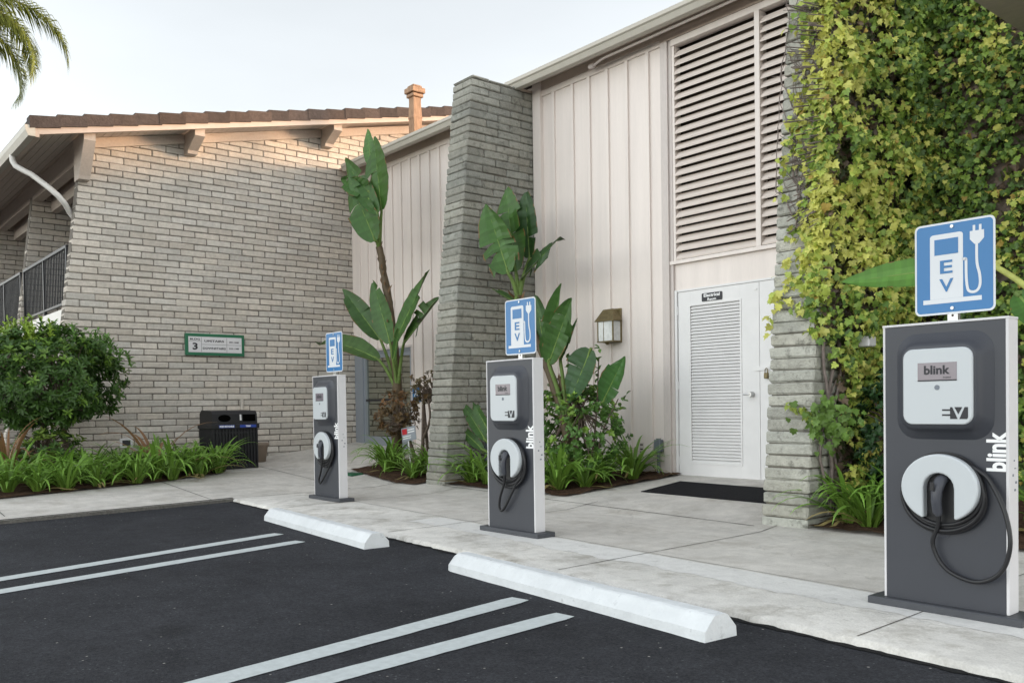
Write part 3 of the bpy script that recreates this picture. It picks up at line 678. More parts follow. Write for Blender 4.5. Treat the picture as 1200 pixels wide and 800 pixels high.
    b = MB(); b.tube([(.306, -.004, .395), (.306, -.0005, .395)], .026, 18); b.tube([(.306, -.006, .395), (.306, -.0035, .395)], [.014, .026], 18); b.build('cable_inlet', CONN, root)
    b = MB(); b.tube([(cx + .012, -.030, cz + .050), (cx + .006, -.062, cz + .035), (cx - .004, -.078, cz - .01), (cx - .006, -.080, cz - .06), (cx - .002, -.076, cz - .115), (cx + .002, -.070, cz - .132)], [.026, .029, .028, .025, .024, .016], 14, flat=.9)
    cn = b.build('connector', CONN, root)
    b = MB(); b.cbox(cx - .022, cx - .002, -.115, -.105, cz - .012, cz + .032, .003); b.build('release_button', RUBBER, cn)
    b = MB(); text(b, 'blink', (.553, -.0004, .808), (0, 0, 1), (-1, 0, 0), .188, .092, .0006, .035); b.build('lettering', WHITEINK, fp)
def spline(pts, n=10):
    P = [Vector(p) for p in pts]; out = []
    for i in range(len(P) - 1):
        p0, p1, p2, p3 = P[max(i - 1, 0)], P[i], P[i + 1], P[min(i + 2, len(P) - 1)]
        for k in range(n):
            t = k / n; out.append(.5 * ((2 * p1) + (p2 - p0) * t + (2 * p0 - 5 * p1 + 4 * p2 - p3) * t * t + (3 * p1 - p0 - 3 * p2 + p3) * t ** 3))
    out.append(P[-1]); return out
def cable(root, off, loop, turns):
    b = MB(); cx, cz = .312, .618; ox, oy = off
    pts = [(cx + .002, -.070, cz - .122)] + loop
    b.tube([(p[0] + ox, p[1] + oy, p[2]) for p in spline(pts, 10)], .0105, 10)
    for i, (a, bb, dz, yy) in enumerate(turns):
        ring = [(cx + a * math.cos(math.radians(t)) + ox, yy + oy, cz + dz + bb * math.sin(math.radians(t))) for t in range(0, 361, 8)]
        b.tube(ring, .0098, 8, caps=False)
    return b.build('cable', RUBBER, root)
STP = [(0, 0), (3.631, -.2327), (7.261, -.465)]
LBL = ['farthest grey and white charging pedestal, standing near the brick wall',
       'middle grey and white charging pedestal, in front of the brick buttress',
       'nearest grey and white charging pedestal at the right, with wide hanging cable loop']
random.seed(3)
st0 = thing('charging_station', LBL[0], 'EV charger', (0, 0, 0), 'charging pedestals along the kerb')
charger_parts(st0)
def copy_tree(o, parent=None):
    c = o.copy(); COL.objects.link(c); c.parent = parent
    for ch_ in list(o.children): copy_tree(ch_, c)
    return c
stations = [st0]
for i in (1, 2):
    c = copy_tree(st0); c.location = (*STP[i], 0); c['label'] = LBL[i]; stations.append(c)
T_ = [(.192, .170, -.004, -.034), (.196, .172, -.018, -.022), (.198, .172, -.032, -.034), (.20, .168, -.045, -.022)]
cable(stations[2], STP[2], [(.30, -.05, .44), (.268, -.035, .34), (.33, -.03, .228), (.468, -.03, .184), (.585, -.045, .245), (.632, -.055, .376), (.607, -.045, .525), (.54, -.03, .66), (.488, -.028, .712), (.42, -.028, .75)], T_)
T2 = [(.196, .172, -.004, -.034), (.206, .176, -.012, -.022), (.216, .18, -.024, -.034), (.205, .178, -.04, -.022), (.215, .18, -.05, -.03)]
cable(stations[1], STP[1], [(.29, -.06, .42), (.225, -.05, .305), (.20, -.04, .215), (.225, -.035, .19), (.28, -.035, .24), (.38, -.035, .375), (.47, -.03, .50), (.505, -.025, .58)], T2)
cable(stations[0], STP[0], [(.31, -.06, .43), (.26, -.05, .33), (.20, -.045, .235), (.215, -.04, .19), (.29, -.035, .25), (.40, -.03, .36), (.48, -.028, .47), (.51, -.025, .57)], T2)

# EV signs on posts behind the pedestals
def ev_sign(off, label):
    ox, oy = off; x0, x1, z0, z1, y = .108, .500, 1.484, 1.945, .128
    t = thing('ev_sign', label, 'sign', (ox + .3, oy + .15, 0), 'blue EV signs')
    def X(u): return ox + x0 + u * (x1 - x0)
    def Z(v): return z0 + v * (z1 - z0)
    b = MB(); b.box(ox + .270, ox + .320, oy + y + .004, oy + y + .034, 0, 1.90); post = b.build('post', STEEL, t)
    b = MB()
    for k in range(40): zz = .05 + k * .046; b.tube([(ox + .295, oy + y + .0042, zz), (ox + .295, oy + y + .0034, zz)], .0065, 8)
    b.build('post_holes', DARKIN, post)
    b = MB(); b.prism(rrect(ox + x0, ox + x1, z0, z1, .028), (0, oy + y, 0), (1, 0, 0), (0, 0, 1), (0, 1, 0), .003); b.build('panel', SIGNWHITE, t)
    b = MB(); b.prism(rrect(ox + x0 + .010, ox + x1 - .010, z0 + .010, z1 - .010, .020), (0, oy + y - .0011, 0), (1, 0, 0), (0, 0, 1), (0, 1, 0), .001); b.build('blue_field', SIGNBLUE, t)
    P = [(u * (x1 - x0) + ox + x0, v * (z1 - z0) + z0) for u, v in ((.20, .16), (.20, .83))]
    pr = [(X(.20), Z(.171)), (X(.615), Z(.171)), (X(.615), Z(.85)), (X(.60), Z(.868)), (X(.575), Z(.875)), (X(.24), Z(.875)), (X(.215), Z(.868)), (X(.20), Z(.85))]
    b = MB(); yy = oy + y - .0022; A = ((0, yy, 0), (1, 0, 0), (0, 0, 1), (0, 1, 0), .001)
    b.prism(pr, *A); b.prism([(X(.11), Z(.122)), (X(.84), Z(.122)), (X(.84), Z(.17)), (X(.11), Z(.17))], *A)
    def ribbon(pts, wd):
        pts = spline([(p[0], 0, p[1]) for p in pts], 8); n = len(pts); L = []; R = []
        for i, p in enumerate(pts):
            d = (pts[min(i + 1, n - 1)] - pts[max(i - 1, 0)]).normalized(); s = Vector((-d.z, 0, d.x)) * wd / 2
            L.append(p + s); R.append(p - s)
        vs = [(q.x, yy, q.z) for q in L + R]
        b.add(vs, [(i, i + 1, n + i + 1, n + i) for i in range(n - 1)])
    ribbon([(X(.61), Z(.575)), (X(.645), Z(.575)), (X(.652), Z(.55)), (X(.655), Z(.38)), (X(.67), Z(.26)), (X(.70), Z(.222)), (X(.755), Z(.215)), (X(.80), Z(.24)), (X(.822), Z(.30)), (X(.815), Z(.40)), (X(.785), Z(.52)), (X(.782), Z(.72))], .013)
    b.prism([(X(.70), Z(.86)), (X(.87), Z(.86)), (X(.87), Z(.775)), (X(.81), Z(.72)), (X(.755), Z(.72)), (X(.70), Z(.775))], *A)
    for u in (.735, .81): b.prism([(X(u), Z(.86)), (X(u + .03), Z(.86)), (X(u + .03), Z(.92)), (X(u), Z(.92))], *A)
    b.build('pump_symbol', SIGNWHITE, t)
    b = MB(); yy = oy + y - .0034; A = ((0, yy, 0), (1, 0, 0), (0, 0, 1), (0, 1, 0), .001)
    b.prism([(X(.258), Z(.65)), (X(.557), Z(.65)), (X(.557), Z(.82)), (X(.258), Z(.82))], *A)
    text(b, 'E', (X(.408), yy, Z(.515)), (1, 0, 0), (0, 0, 1), .062, .066, .0005, .02)
    text(b, 'V', (X(.408), yy, Z(.315)), (1, 0, 0), (0, 0, 1), .070, .066, .0005, .02)
    b.build('window_and_letters', SIGNBLUE, t)
    for v_ in (.945, .062): b = MB(); b.tube([(X(.48), oy + y, Z(v_)), (X(.48), oy + y - .006, Z(v_))], .0085, 10); b.build('bolt', STEEL, t)
ev_sign(STP[0], 'blue EV pump sign on a post behind the farthest pedestal')
ev_sign(STP[1], 'blue EV pump sign on a post behind the middle pedestal')
ev_sign(STP[2], 'blue EV pump sign above the nearest pedestal, against the ivy')

# ------------------------------------------------------------------ wheel stops
def wheel_stop(p, q, label, wd=.215, ht=.118, worn=0):
    p, q = Vector((*p, -.036)), Vector((*q, -.036)); L = (q - p).length; d = (q - p).normalized(); s = Vector((-d.y, d.x, 0)); b = MB()
    prof = [(0, 0), (.004, .048), (.058, ht - .006), (.072, ht), (wd - .075, ht), (wd - .06, ht - .006), (wd - .004, .048), (wd, 0)]
    n = 46; vs = []; k = len(prof)
    for i in range(n + 1):
        t = i / n; sc_ = 1.0; e = 0
        dist = min(t, 1 - t) * L
        f = min(1, dist / .05) if t < .5 else 1
        for a, z in prof:
            aa = wd / 2 + (a - wd / 2) * (.86 + .14 * f); zz = z * (.80 + .20 * f)
            P = p + d * (t * L) + s * aa + Vector((0, 0, zz)); jj = .0035
            P += Vector((noise.noise(P * 7) * jj, noise.noise(P * 7 + Vector((9, 0, 0))) * jj, noise.noise(P * 9 + Vector((0, 9, 0))) * jj if z > 0 else 0)); vs.append(P)
    b.add(vs, [(i * k + j, i * k + j + 1, (i + 1) * k + j + 1, (i + 1) * k + j) for i in range(n) for j in range(k - 1)] + [tuple(range(k)), tuple(range(n * k, n * k + k))])
    o = b.build('wheel_stop', CURBPAINT); recenter(o, (p + q) / 2); tag(o, label, 'wheel stop', 'wheel stops at the kerb'); return o
wheel_stop((1.235, -1.20), (3.566, -1.405), 'farther white painted concrete wheel stop, below the farthest charging pedestal')
wheel_stop((4.73, -1.458), (7.025, -1.649), 'nearer white painted concrete wheel stop, the larger in view')

# ------------------------------------------------------------------ small wall things
o = MB(); o.cbox(GX + .012, GX + .05, .235, 1.228, 1.962, 2.318, .004)
sg = thing('building_sign', 'green framed white building directory plate on the brick wall', 'sign', (GX + .01, .73, 2.14))
o.build('frame', GREEN, sg)
b = MB(); b.box(GX + .0502, GX + .054, .285, 1.178, 2.012, 2.268); fc = b.build('plate', WHITEP, sg)
b = MB(); X0 = GX + .0545
for q in ((.495, .499, 2.02, 2.26), (.92, .924, 2.02, 2.26)): b.box(X0 - .0003, X0 + .0006, *q)
b.box(X0 - .0003, X0 + .0006, .29, .494, 2.192, 2.196); b.box(X0 - .0003, X0 + .0006, .50, 1.17, 2.140, 2.144)
for s, y, z, w_, h_ in (('BLDG', .392, 2.225, .165, .032), ('3', .392, 2.11, .085, .115), ('UPSTAIRS', .71, 2.20, .33, .034), ('DOWNSTAIRS', .71, 2.08, .385, .034), ('301-348', 1.045, 2.19, .165, .026), ('101-148', 1.045, 2.085, .165, .026)):
    text(b, s, (X0, y, z), (0, 1, 0), (0, 0, 1), w_, h_, .0006, .035)
b.build('lettering', INK, fc)
t = thing('door_sign', 'small black plate lettered Electrical Room on the white door', 'sign', (3.2, FY, 2.3))
b = MB(); b.prism(rrect(3.10, 3.385, 2.225, 2.318, .012), (0, FY + .0035, 0), (1, 0, 0), (0, 0, 1), (0, 1, 0), .006); b.build('plate', INK, t)
b = MB(); text(b, 'Electrical', (3.2425, FY + .003, 2.292), (1, 0, 0), (0, 0, 1), .225, .038, .0006, .03); text(b, 'Room', (3.2425, FY + .003, 2.245), (1, 0, 0), (0, 0, 1), .12, .03, .0006, .03); b.build('lettering', WHITEINK, t)
# wall lantern
t = thing('wall_lantern', 'brass wall lantern with seeded glass on the cream cladding', 'lamp', (1.66, FY, 2.05))
x0, x1, ya, yb_, z0, z1 = 1.575, 1.85, FY - .17, FY - .028, 1.86, 2.115
b = MB(); b.cbox(x0 - .0, x1, yb_ - .001, FY, 1.84, 2.27, .004); b.build('back_plate', BRASS, t)
b = MB(); c0 = [(x0 - .025, ya - .02, 2.118), (x1 + .025, ya - .02, 2.118), (x1 + .025, yb_ - .002, 2.118), (x0 - .025, yb_ - .002, 2.118)]; c1 = [(x0 + .05, ya + .06, 2.262), (x1 - .05, ya + .06, 2.262), (x1 - .05, yb_ - .002, 2.262), (x0 + .05, yb_ - .002, 2.262)]
b.add(c0 + c1, [(0, 1, 2, 3), (4, 5, 6, 7)] + [(j, (j + 1) % 4, 4 + (j + 1) % 4, 4 + j) for j in range(4)]); b.box(x0 - .027, x1 + .027, ya - .022, yb_ - .002, 2.108, 2.1175); b.build('roof_cap', BRASS, t)
b = MB()
for xx in (x0, x1 - .016): b.box(xx, xx + .016, ya, ya + .016, z0, 2.107)
b.box(x0 + .105, x0 + .113, ya + .002, ya + .01, z0, 2.107)
b.box(x0 - .004, x1 + .004, ya - .004, yb_ - .002, 1.846, 1.8595); b.tube([(1.68, FY - .1, 1.846), (1.68, FY - .1, 1.815)], [.04, .012], 10)
b.build('cage', BRASS, t)
b = MB(); b.box(x0 + .017, x1 - .017, ya + .005, ya + .009, z0 + .001, 2.106); b.box(x1 - .011, x1 - .006, ya + .017, yb_ - .003, z0 + .001, 2.106); b.box(x0 + .006, x0 + .011, ya + .017, yb_ - .003, z0 + .001, 2.106); b.build('glass', LAMPGLASS, t)
# accessibility sign, wall outlet, conduit box, vent cover, sensor
t = thing('accessible_sign', 'small blue wheelchair sign on the cladding beside the glass door', 'sign', (-2.86, FY - .03, 1.3))
b = MB(); b.box(-2.92, -2.68, FY - .034, FY - .028, 1.15, 1.40); b.build('plate', SIGNBLUE, t)
b = MB(); yy = FY - .0355
b.tube([(-2.81, yy, 1.362), (-2.81, yy - .001, 1.362)], .017, 12)
ring = [(-2.80 + .055 * math.cos(math.radians(a)), yy, 1.235 + .055 * math.sin(math.radians(a))) for a in range(100, 400, 15)]; b.tube(ring, .009, 6)
b.tube([(-2.81, yy, 1.34), (-2.805, yy, 1.265), (-2.76, yy, 1.262), (-2.74, yy, 1.20), (-2.72, yy, 1.198)], .010, 6); b.build('symbol', SIGNWHITE, t)
t = thing('wall_outlet', 'small white framed outlet box low on the brick wall', 'outlet', (GX, -.7, .57))
b = MB(); b.cbox(GX + .006, GX + .035, -.80, -.61, .50, .645, .004); b.build('cover', WHITEP, t)
b = MB(); b.box(GX + .0352, GX + .037, -.765, -.645, .53, .615); b.build('socket_panel', INK, t)
t = thing('conduit_box', 'grey electrical conduit box on a pipe left of the white door', 'conduit', (2.48, FY - .06, .2))
b = MB(); b.cbox(2.435, 2.53, FY - .10, FY - .028, .48, .625, .006); b.tube([(2.482, FY - .065, .64), (2.482, FY - .065, .60)], .03, 10); b.build('box', CONDUIT, t)
b = MB(); b.tube([(2.482, FY - .065, .10), (2.482, FY - .065, .485)], .019, 10); b.tube([(2.482, FY - .065, .44), (2.482, FY - .065, .47)], .025, 10); b.build('pipe', CONDUIT, t)
t = thing('wall_vent', 'tiny slotted vent plate low on the cream cladding', 'vent', (2.15, FY, .5))
b = MB(); b.box(2.12, 2.19, FY - .004, FY, .44, .58); b.build('plate', TRIM, t)
b = MB(); [b.box(2.132, 2.178, FY - .0055, FY - .0035, z, z + .018) for z in (.455, .49, .545)]; b.build('slots', DARKIN, t)
t = thing('security_light', 'small white sensor light poking out of the ivy', 'light', (5.72, 2.15, 1.53))
b = MB(); b.tube([(5.6, 2.2, 1.54), (5.80, 2.05, 1.54)], .02, 10); b.cbox(5.77, 5.87, 1.98, 2.10, 1.50, 1.585, .01); b.build('housing', WHITEP, t)
# doormat
b = MB(); vs = []; n = 24
for j in range(9):
    for i in range(n + 1):
        x = 3.08 + 1.9 * i / n; y = 2.30 + .66 * j / 8 - .022 * (x - 3.08); vs.append((x, y, h(x, y) + .009 + .002 * noise.noise((x * 4, y * 4, 0))))
b.add(vs, [(j * (n + 1) + i, j * (n + 1) + i + 1, (j + 1) * (n + 1) + i + 1, (j + 1) * (n + 1) + i) for j in range(8) for i in range(n)])
o = b.build('doormat', MATRUB, fix=False); md = o.modifiers.new('thick', 'SOLIDIFY'); md.thickness = .008
recenter(o, (4, 2.6, .15)); tag(o, 'black rubber doormat on the concrete before the white double door', 'doormat')
# litter and recycling bin
t = thing('recycling_bin', 'black twin opening litter and recycling bin against the brick wall', 'litter bin', (-3.85, .53, .16))
x0, x1, y0, y1, z0 = -4.15, -3.58, .16, .885, .16
b = MB()
b.cbox(x0 + .02, x1 - .03, y0 + .02, y1 - .02, z0, .80, .01)
b.box(x1 - .032, x1 - .005, y0 + .01, y1 - .01, z0, z0 + .06); b.box(x1 - .032, x1 - .005, y0 + .01, y1 - .01, .70, .725)
n = 15
for i in range(n):
    y = y0 + .02 + (y1 - y0 - .04) * i / (n - 1); b.cbox(x1 - .031, x1, y - .011, y + .011, z0 + .015, .80, .003)
for i in range(11):
    x = x0 + .03 + (x1 - x0 - .08) * i / 10
    for yy in (y0, y1 - .022): b.cbox(x - .011, x + .011, yy, yy + .022, z0 + .015, .80, .003)
b.build('body', BINBLACK, t)
b = MB(); b.cbox(x0 - .01, x1 + .012, y0 - .015, y1 + .015, .775, .845, .008); b.build('rim', BINBLACK, t)
b = MB(); hx = x1 - .01
poly = [(x0 + .02, .846), (hx, .846), (hx - .015, 1.0), (hx - .06, 1.045), (x0 + .1, 1.06), (x0 + .03, 1.01)]
b.prism(poly, (0, y0 + .01, 0), (1, 0, 0), (0, 0, 1), (0, 1, 0), y1 - y0 - .02); hood = b.build('hood', BINBLACK, t)
HOLE = mat('bin_opening', (.002, .002, .002), 1, 0)
def hfront(z): return hx - (z - .846) * (.015 / .154) + .0015
b = MB()
pts = [(.355 + .098 * math.cos(math.radians(a)), .935 + .055 * math.sin(math.radians(a))) for a in range(0, 360, 15)]
b.add([(hfront(z), y, z) for y, z in pts], [tuple(range(len(pts)))]); b.build('bottle_opening', HOLE, hood)
b = MB(); b.add([(hfront(z), y, z) for y, z in ((.645, .885), (.845, .885), (.845, .99), (.645, .99))], [(0, 1, 2, 3)]); b.build('litter_opening', HOLE, hood)
b = MB(); b.add([(hfront(z) + .002, y, z) for y, z in ((.595, .90), (.622, .90), (.622, .99), (.595, .99))], [(0, 1, 2, 3)]); b.build('sticker', WHITEP, hood)
b = MB(); xr = x1 + .0135
b.box(xr - .001, xr + .001, .255, .50, .79, .832); b.box(xr - .001, xr + .001, .585, .845, .79, .832); lb_ = b.build('label_strips', BINBLUE, t)
b = MB(); text(b, 'MIXED RECYCLABLES', (xr + .001, .378, .811), (0, 1, 0), (0, 0, 1), .225, .028, .0008, .04); text(b, 'TRASH', (xr + .001, .715, .811), (0, 1, 0), (0, 0, 1), .08, .024, .0008, .04); b.build('lettering', WHITEINK, lb_)
t = thing('plant_pot', 'dull clay coloured planter pot right of the black bin', 'pot', (-4.4, 1.25, h(-4.4, 1.25)))
b = MB(); b.lathe([(.12, 0), (.16, .26), (.175, .27), (.175, .32), (.155, .32), (.14, .28), (.0, .27)], (-4.42, 1.24, h(-4.4, 1.25)), 20); b.build('pot', TERRA, t)
b = MB(); b.tube([(GX + .035, 1.17, .2), (GX + .035, 1.17, 1.25)], .028, 10); o = b.build('drain_pipe', BRICK); recenter(o, (GX + .035, 1.17, .2)); tag(o, 'painted pipe up the brick wall behind the black bin', 'pipe')
# sale sign on a stake, valve lid, standpipe
t = thing('stake_sign', 'small grey and red notice on a leaning white stake in the mulch', 'sign', (-1.2, 2.15, .12))
b = MB(); b.tube([(-1.155, 2.12, .08), (-1.245, 2.12, .74)], .010, 6); b.build('stake', WHITEINK, t)
b = MB(); ux = Vector((.985, 0, .14)); uz = Vector((-.14, 0, .985)); o_ = Vector((-1.36, 2.104, .555))
b.prism([(0, 0), (.37, 0), (.37, .20), (0, .20)], o_, ux, uz, (0, 1, 0), .005); b.build('plate', ALU, t)
b = MB(); b.prism([(.02, .10), (.15, .10), (.15, .18), (.02, .18)], o_ + Vector((0, -.0012, 0)), ux, uz, (0, 1, 0), .001); b.build('red_panel', RED, t)
b = MB(); [b.prism([(.17, z), (.34, z), (.34, z + .014), (.17, z + .014)], o_ + Vector((0, -.0012, 0)), ux, uz, (0, 1, 0), .001) for z in (.15, .115)]; [b.prism([(.03, z), (.24, z), (.24, z + .012), (.03, z + .012)], o_ + Vector((0, -.0012, 0)), ux, uz, (0, 1, 0), .001) for z in (.065, .035)]; b.build('text_bars', WHITEINK, t)
b = MB(); b.cbox(-2.05, -1.72, 1.46, 1.66, .08, .115, .006); o = b.build('valve_lid', GRBOX); recenter(o, (-1.88, 1.56, .1)); tag(o, 'green irrigation valve lid at the edge of the mulch bed', 'valve lid')
b = MB(); b.tube([(.42, 2.3, .05), (.42, 2.3, .60)], .05, 12); b.tube([(.42, 2.3, .60), (.42, 2.3, .66)], [.06, .06], 12); b.tube([(.42, 2.3, .52), (.42, 2.3, .56)], [.06, .06], 12); o = b.build('standpipe', CONDUIT); recenter(o, (.42, 2.3, .05)); tag(o, 'blue grey standpipe beside the buttress, behind the middle pedestal', 'pipe')

# ------------------------------------------------------------------ plants
def jit3(a): return Vector((random.uniform(-a, a), random.uniform(-a, a), random.uniform(-a, a)))
def vcol(c, k): 
    f = random.uniform(1 - k, 1 + k); return (c[0] * f, c[1] * f, c[2] * f)
def strap_clump(seed, nleaf, length, wd, col=(.085, .19, .03), upright=.6, dead=.08):
    random.seed(seed); b = MB()
    for i in range(nleaf):
        az = random.uniform(0, 2 * math.pi); L = length * random.uniform(.65, 1.15); w_ = wd * random.uniform(.75, 1.15)
        el = math.radians(random.uniform(48, 88) * (.75 + .25 * upright)); r0 = random.uniform(0, .05)
        p = Vector((math.cos(az) * r0, math.sin(az) * r0, .0)); n = 8; th = el; side = Vector((-math.sin(az), math.cos(az), 0)); vs = []
        tw = random.uniform(-.5, .5); droop = math.radians(random.uniform(10, 26)) * (1.3 - upright * .5)
        isd = random.random() < dead; cc = (.30, .24, .10) if isd else vcol(col, .28)
        if isd: th *= .35
        cols = []
        for k in range(n + 1):
            t = k / n; ww = w_ * (.75 + .5 * t) * (1 - t ** 3.2) * .5 if t < 1 else .0008
            s = side + Vector((0, 0, tw * t * .4)); s.normalize()
            d = Vector((math.cos(az) * math.cos(th), math.sin(az) * math.cos(th), math.sin(th))); nrm = s.cross(d)
            vs += [p - s * ww + nrm * ww * .35, p, p + s * ww + nrm * ww * .35]
            p = p + d * (L / n); th -= droop * (.35 + 1.1 * t)
            if p.z < .015: p.z = .015
        for k in range(n):
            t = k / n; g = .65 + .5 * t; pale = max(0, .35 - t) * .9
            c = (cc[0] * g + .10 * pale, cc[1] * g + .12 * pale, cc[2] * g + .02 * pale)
            for j in (0, 1): b.add([vs[3 * k + j], vs[3 * k + j + 1], vs[3 * k + 4 + j], vs[3 * k + 3 + j]], [(0, 1, 2, 3)], c, True)
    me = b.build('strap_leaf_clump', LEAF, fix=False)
    return me
protos = []
for s in range(5):
    o = strap_clump(100 + s, 34, .52, .034, (.16, .30, .045), .75); protos.append(o)
dark = [strap_clump(200 + s, 26, .50, .03, (.07, .16, .035), .85) for s in range(2)]
used = set()
def place(o, p, rz, sc_, label, group, cat='plant'):
    if o.name not in used: used.add(o.name); c = o
    else: c = o.copy(); COL.objects.link(c)
    c.location = p; c.rotation_euler = (0, 0, rz); c.scale = (sc_, sc_, sc_ * random.uniform(.9, 1.1)); tag(c, label, cat, group); return c
random.seed(21)
LG = ('green strap leaved clump in the bed below the brick gable wall', 'strap leaved clumps below the gable wall')
spots = [(-2.62, -2.75), (-2.88, -2.42), (-2.72, -2.05), (-3.02, -1.80), (-2.86, -1.48), (-3.05, -1.20), (-2.95, -.92), (-3.2, -.62), (-3.22, -.34), (-3.42, -.10), (-3.52, .14), (-3.78, .02), (-3.62, -.38), (-3.5, -.7), (-3.5, -1.2), (-3.45, -1.6), (-3.3, -2.05), (-3.35, -2.5), (-3.9, -.25), (-3.95, -2.2), (-3.9, -2.65), (-2.5, -3.2), (-3.1, -3.0), (-3.7, -3.2), (-2.5, -2.45), (-2.45, -2.15), (-2.62, -1.75), (-2.66, -1.25), (-2.78, -.75), (-2.98, -.3), (-3.2, .05), (-3.6, -.95), (-3.0, -2.2)]
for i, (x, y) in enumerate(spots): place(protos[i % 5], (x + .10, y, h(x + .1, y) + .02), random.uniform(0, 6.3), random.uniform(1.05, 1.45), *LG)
DG = ('dark upright strap leaved clump against the foot of the brick gable wall', 'dark strap clumps at the gable wall')
for i, (x, y) in enumerate([(-4.4, -2.5), (-4.5, -1.95), (-4.3, -2.9), (-4.45, -1.0), (-4.55, -.45), (-4.6, -3.4), (-4.4, -.1)]): place(dark[i % 2], (x, y, h(x, y) + .02), random.uniform(0, 6.3), random.uniform(.8, 1.15), *DG)
MG = ('green strap leaved clump in the mulch between glass door and buttress', 'strap leaved clumps by the glass door')
for i, (x, y) in enumerate([(-1.5, 1.95), (-1.72, 2.2), (-.72, 1.86), (-.86, 2.15), (-1.0, 2.5), (-2.0, 2.2), (-.45, 2.0)]): place(protos[(i + 2) % 5], (x, y, h(x, y) + .02), random.uniform(0, 6.3), random.uniform(1.0, 1.35), *MG)
CG = ('green strap leaved clump between the buttress and the white door', 'strap leaved clumps below the lantern')
for i, (x, y) in enumerate([(2.1, 1.98), (2.3, 2.22), (1.85, 2.2), (2.25, 2.55), (1.75, 1.95), (2.3, 3.05), (.52, 1.95), (.85, 1.95), (.65, 2.3), (2.45, 2.86), (2.0, 2.7), (1.4, 1.95)]): place(protos[(i + 1) % 5], (x, y, h(x, y) + .02), random.uniform(0, 6.3), random.uniform(1.15, 1.55), *CG)
RG = ('green strap leaved clump at the foot of the ivy', 'strap leaved clumps below the ivy')
for i, (x, y) in enumerate([(5.80, 1.78), (6.0, 1.72), (5.78, 2.1), (6.15, 2.0), (6.6, 1.8), (7.3, 1.9), (7.9, 2.2), (7.8, 1.75)]): place(protos[(i + 3) % 5], (x, y, h(x, y) + .02), random.uniform(0, 6.3), random.uniform(1.0, 1.35), *RG)
for i, (x, y, lb, s) in enumerate([(-3.22, -.78, 'bronze sword leaved flax clump in the bed left of the bin', 1.25), (-3.3, -2.62, 'bronze orange flax clump at the far left edge of the bed', 1.0)]):
    o = strap_clump(300 + i, 16, .95, .05, (.26, .14, .07), 1.15, .25); o.name = 'flax'; place(o, (x, y, h(x, y) + .02), 0, s, lb, None)

# round shrub on a short trunk
def leafcard(b, p, d, nrm, L, w_, c, fold=.25):
    d = d.normalized(); s = d.cross(nrm)
    if s.length < 1e-4: s = d.orthogonal()
    s.normalize(); n = s.cross(d)
    v = [p, p + d * L * .35 + s * w_ * .5 + n * w_ * fold, p + d * L * .75 + s * w_ * .42 + n * w_ * fold * .8, p + d * L - n * L * .12, p + d * L * .75 - s * w_ * .42 + n * w_ * fold * .8, p + d * L * .35 - s * w_ * .5 + n * w_ * fold, p + d * L * .5]
    b.add(v, [(0, 1, 6), (1, 2, 6), (2, 3, 6), (3, 4, 6), (4, 5, 6), (5, 0, 6)], c, True)
def shrub(name, label, cat, base, cen, rad, ntips, leafL, leafW, cols, trunk, seed, lobes=5, young=.12):
    random.seed(seed); t = thing(name, label, cat, base); b = MB(); tw = MB()
    cen = Vector(cen); base = Vector(base)
    tips = []
    for i in range(ntips):
        d = jit3(1)
        while d.length > 1 or d.length < .05: d = jit3(1)
        r = d.length; d.normalize(); rr = r ** .35
        bump = 1 + .22 * noise.noise(d * 2.3 + Vector((seed, 0, 0))) + .10 * noise.noise(d * 6 + Vector((0, seed, 0)))
        p = cen + Vector((d.x * rad[0], d.y * rad[1], d.z * rad[2])) * rr * bump
        if p.z < base.z + .25: continue
        if noise.noise(p * 3.1) < -.36: continue
        tips.append((p, d))
    for p, d in tips:
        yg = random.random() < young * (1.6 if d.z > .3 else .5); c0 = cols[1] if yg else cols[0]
        ax = (d + Vector((0, 0, .5)) + jit3(.5)).normalized(); u = ax.orthogonal().normalized(); v_ = ax.cross(u); k = random.randint(6, 9); ph = random.uniform(0, 6)
        for j in range(k):
            a = ph + j * 2.4; el = random.uniform(.15, .8)
            dd = (u * math.cos(a) + v_ * math.sin(a)) * math.cos(el) + ax * math.sin(el)
            leafcard(b, p + ax * random.uniform(-.03, .03), dd, ax, leafL * random.uniform(.7, 1.2), leafW * random.uniform(.8, 1.2), vcol(c0, .3))
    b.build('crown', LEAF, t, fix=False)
    for q in trunk: tw.tube(spline(q[0], 5), [q[1] + (q[2] - q[1]) * i / (5 * (len(q[0]) - 1)) for i in range(5 * (len(q[0]) - 1) + 1)], 8)
    random.seed(seed + 1)
    for p, d in random.sample(tips, min(len(tips), 60)):
        a = Vector(trunk[0][0][-1]); mid = a.lerp(p, .5) + jit3(.08); tw.tube([a, mid, p], [.014, .008, .003], 5)
    tw.build('trunk', BARK, t); return t
shrub('round_shrub', 'large rounded glossy green shrub on a short trunk before the brick wall', 'shrub', (-3.95, -1.82, .19), (-3.9, -2.0, 1.53), (.78, .96, .66), 1500, .095, .032, ((.05, .11, .02), (.13, .235, .032)), [([(-3.95, -1.78, .15), (-3.94, -1.78, .5), (-3.92, -1.83, 1.1)], .055, .035), ([(-3.98, -1.9, .2), (-3.98, -1.98, .6), (-3.95, -2.1, 1.1)], .04, .025)], 5, young=.2)
random.seed(9)
t = bpy.data.objects['round_shrub']; b = MB()
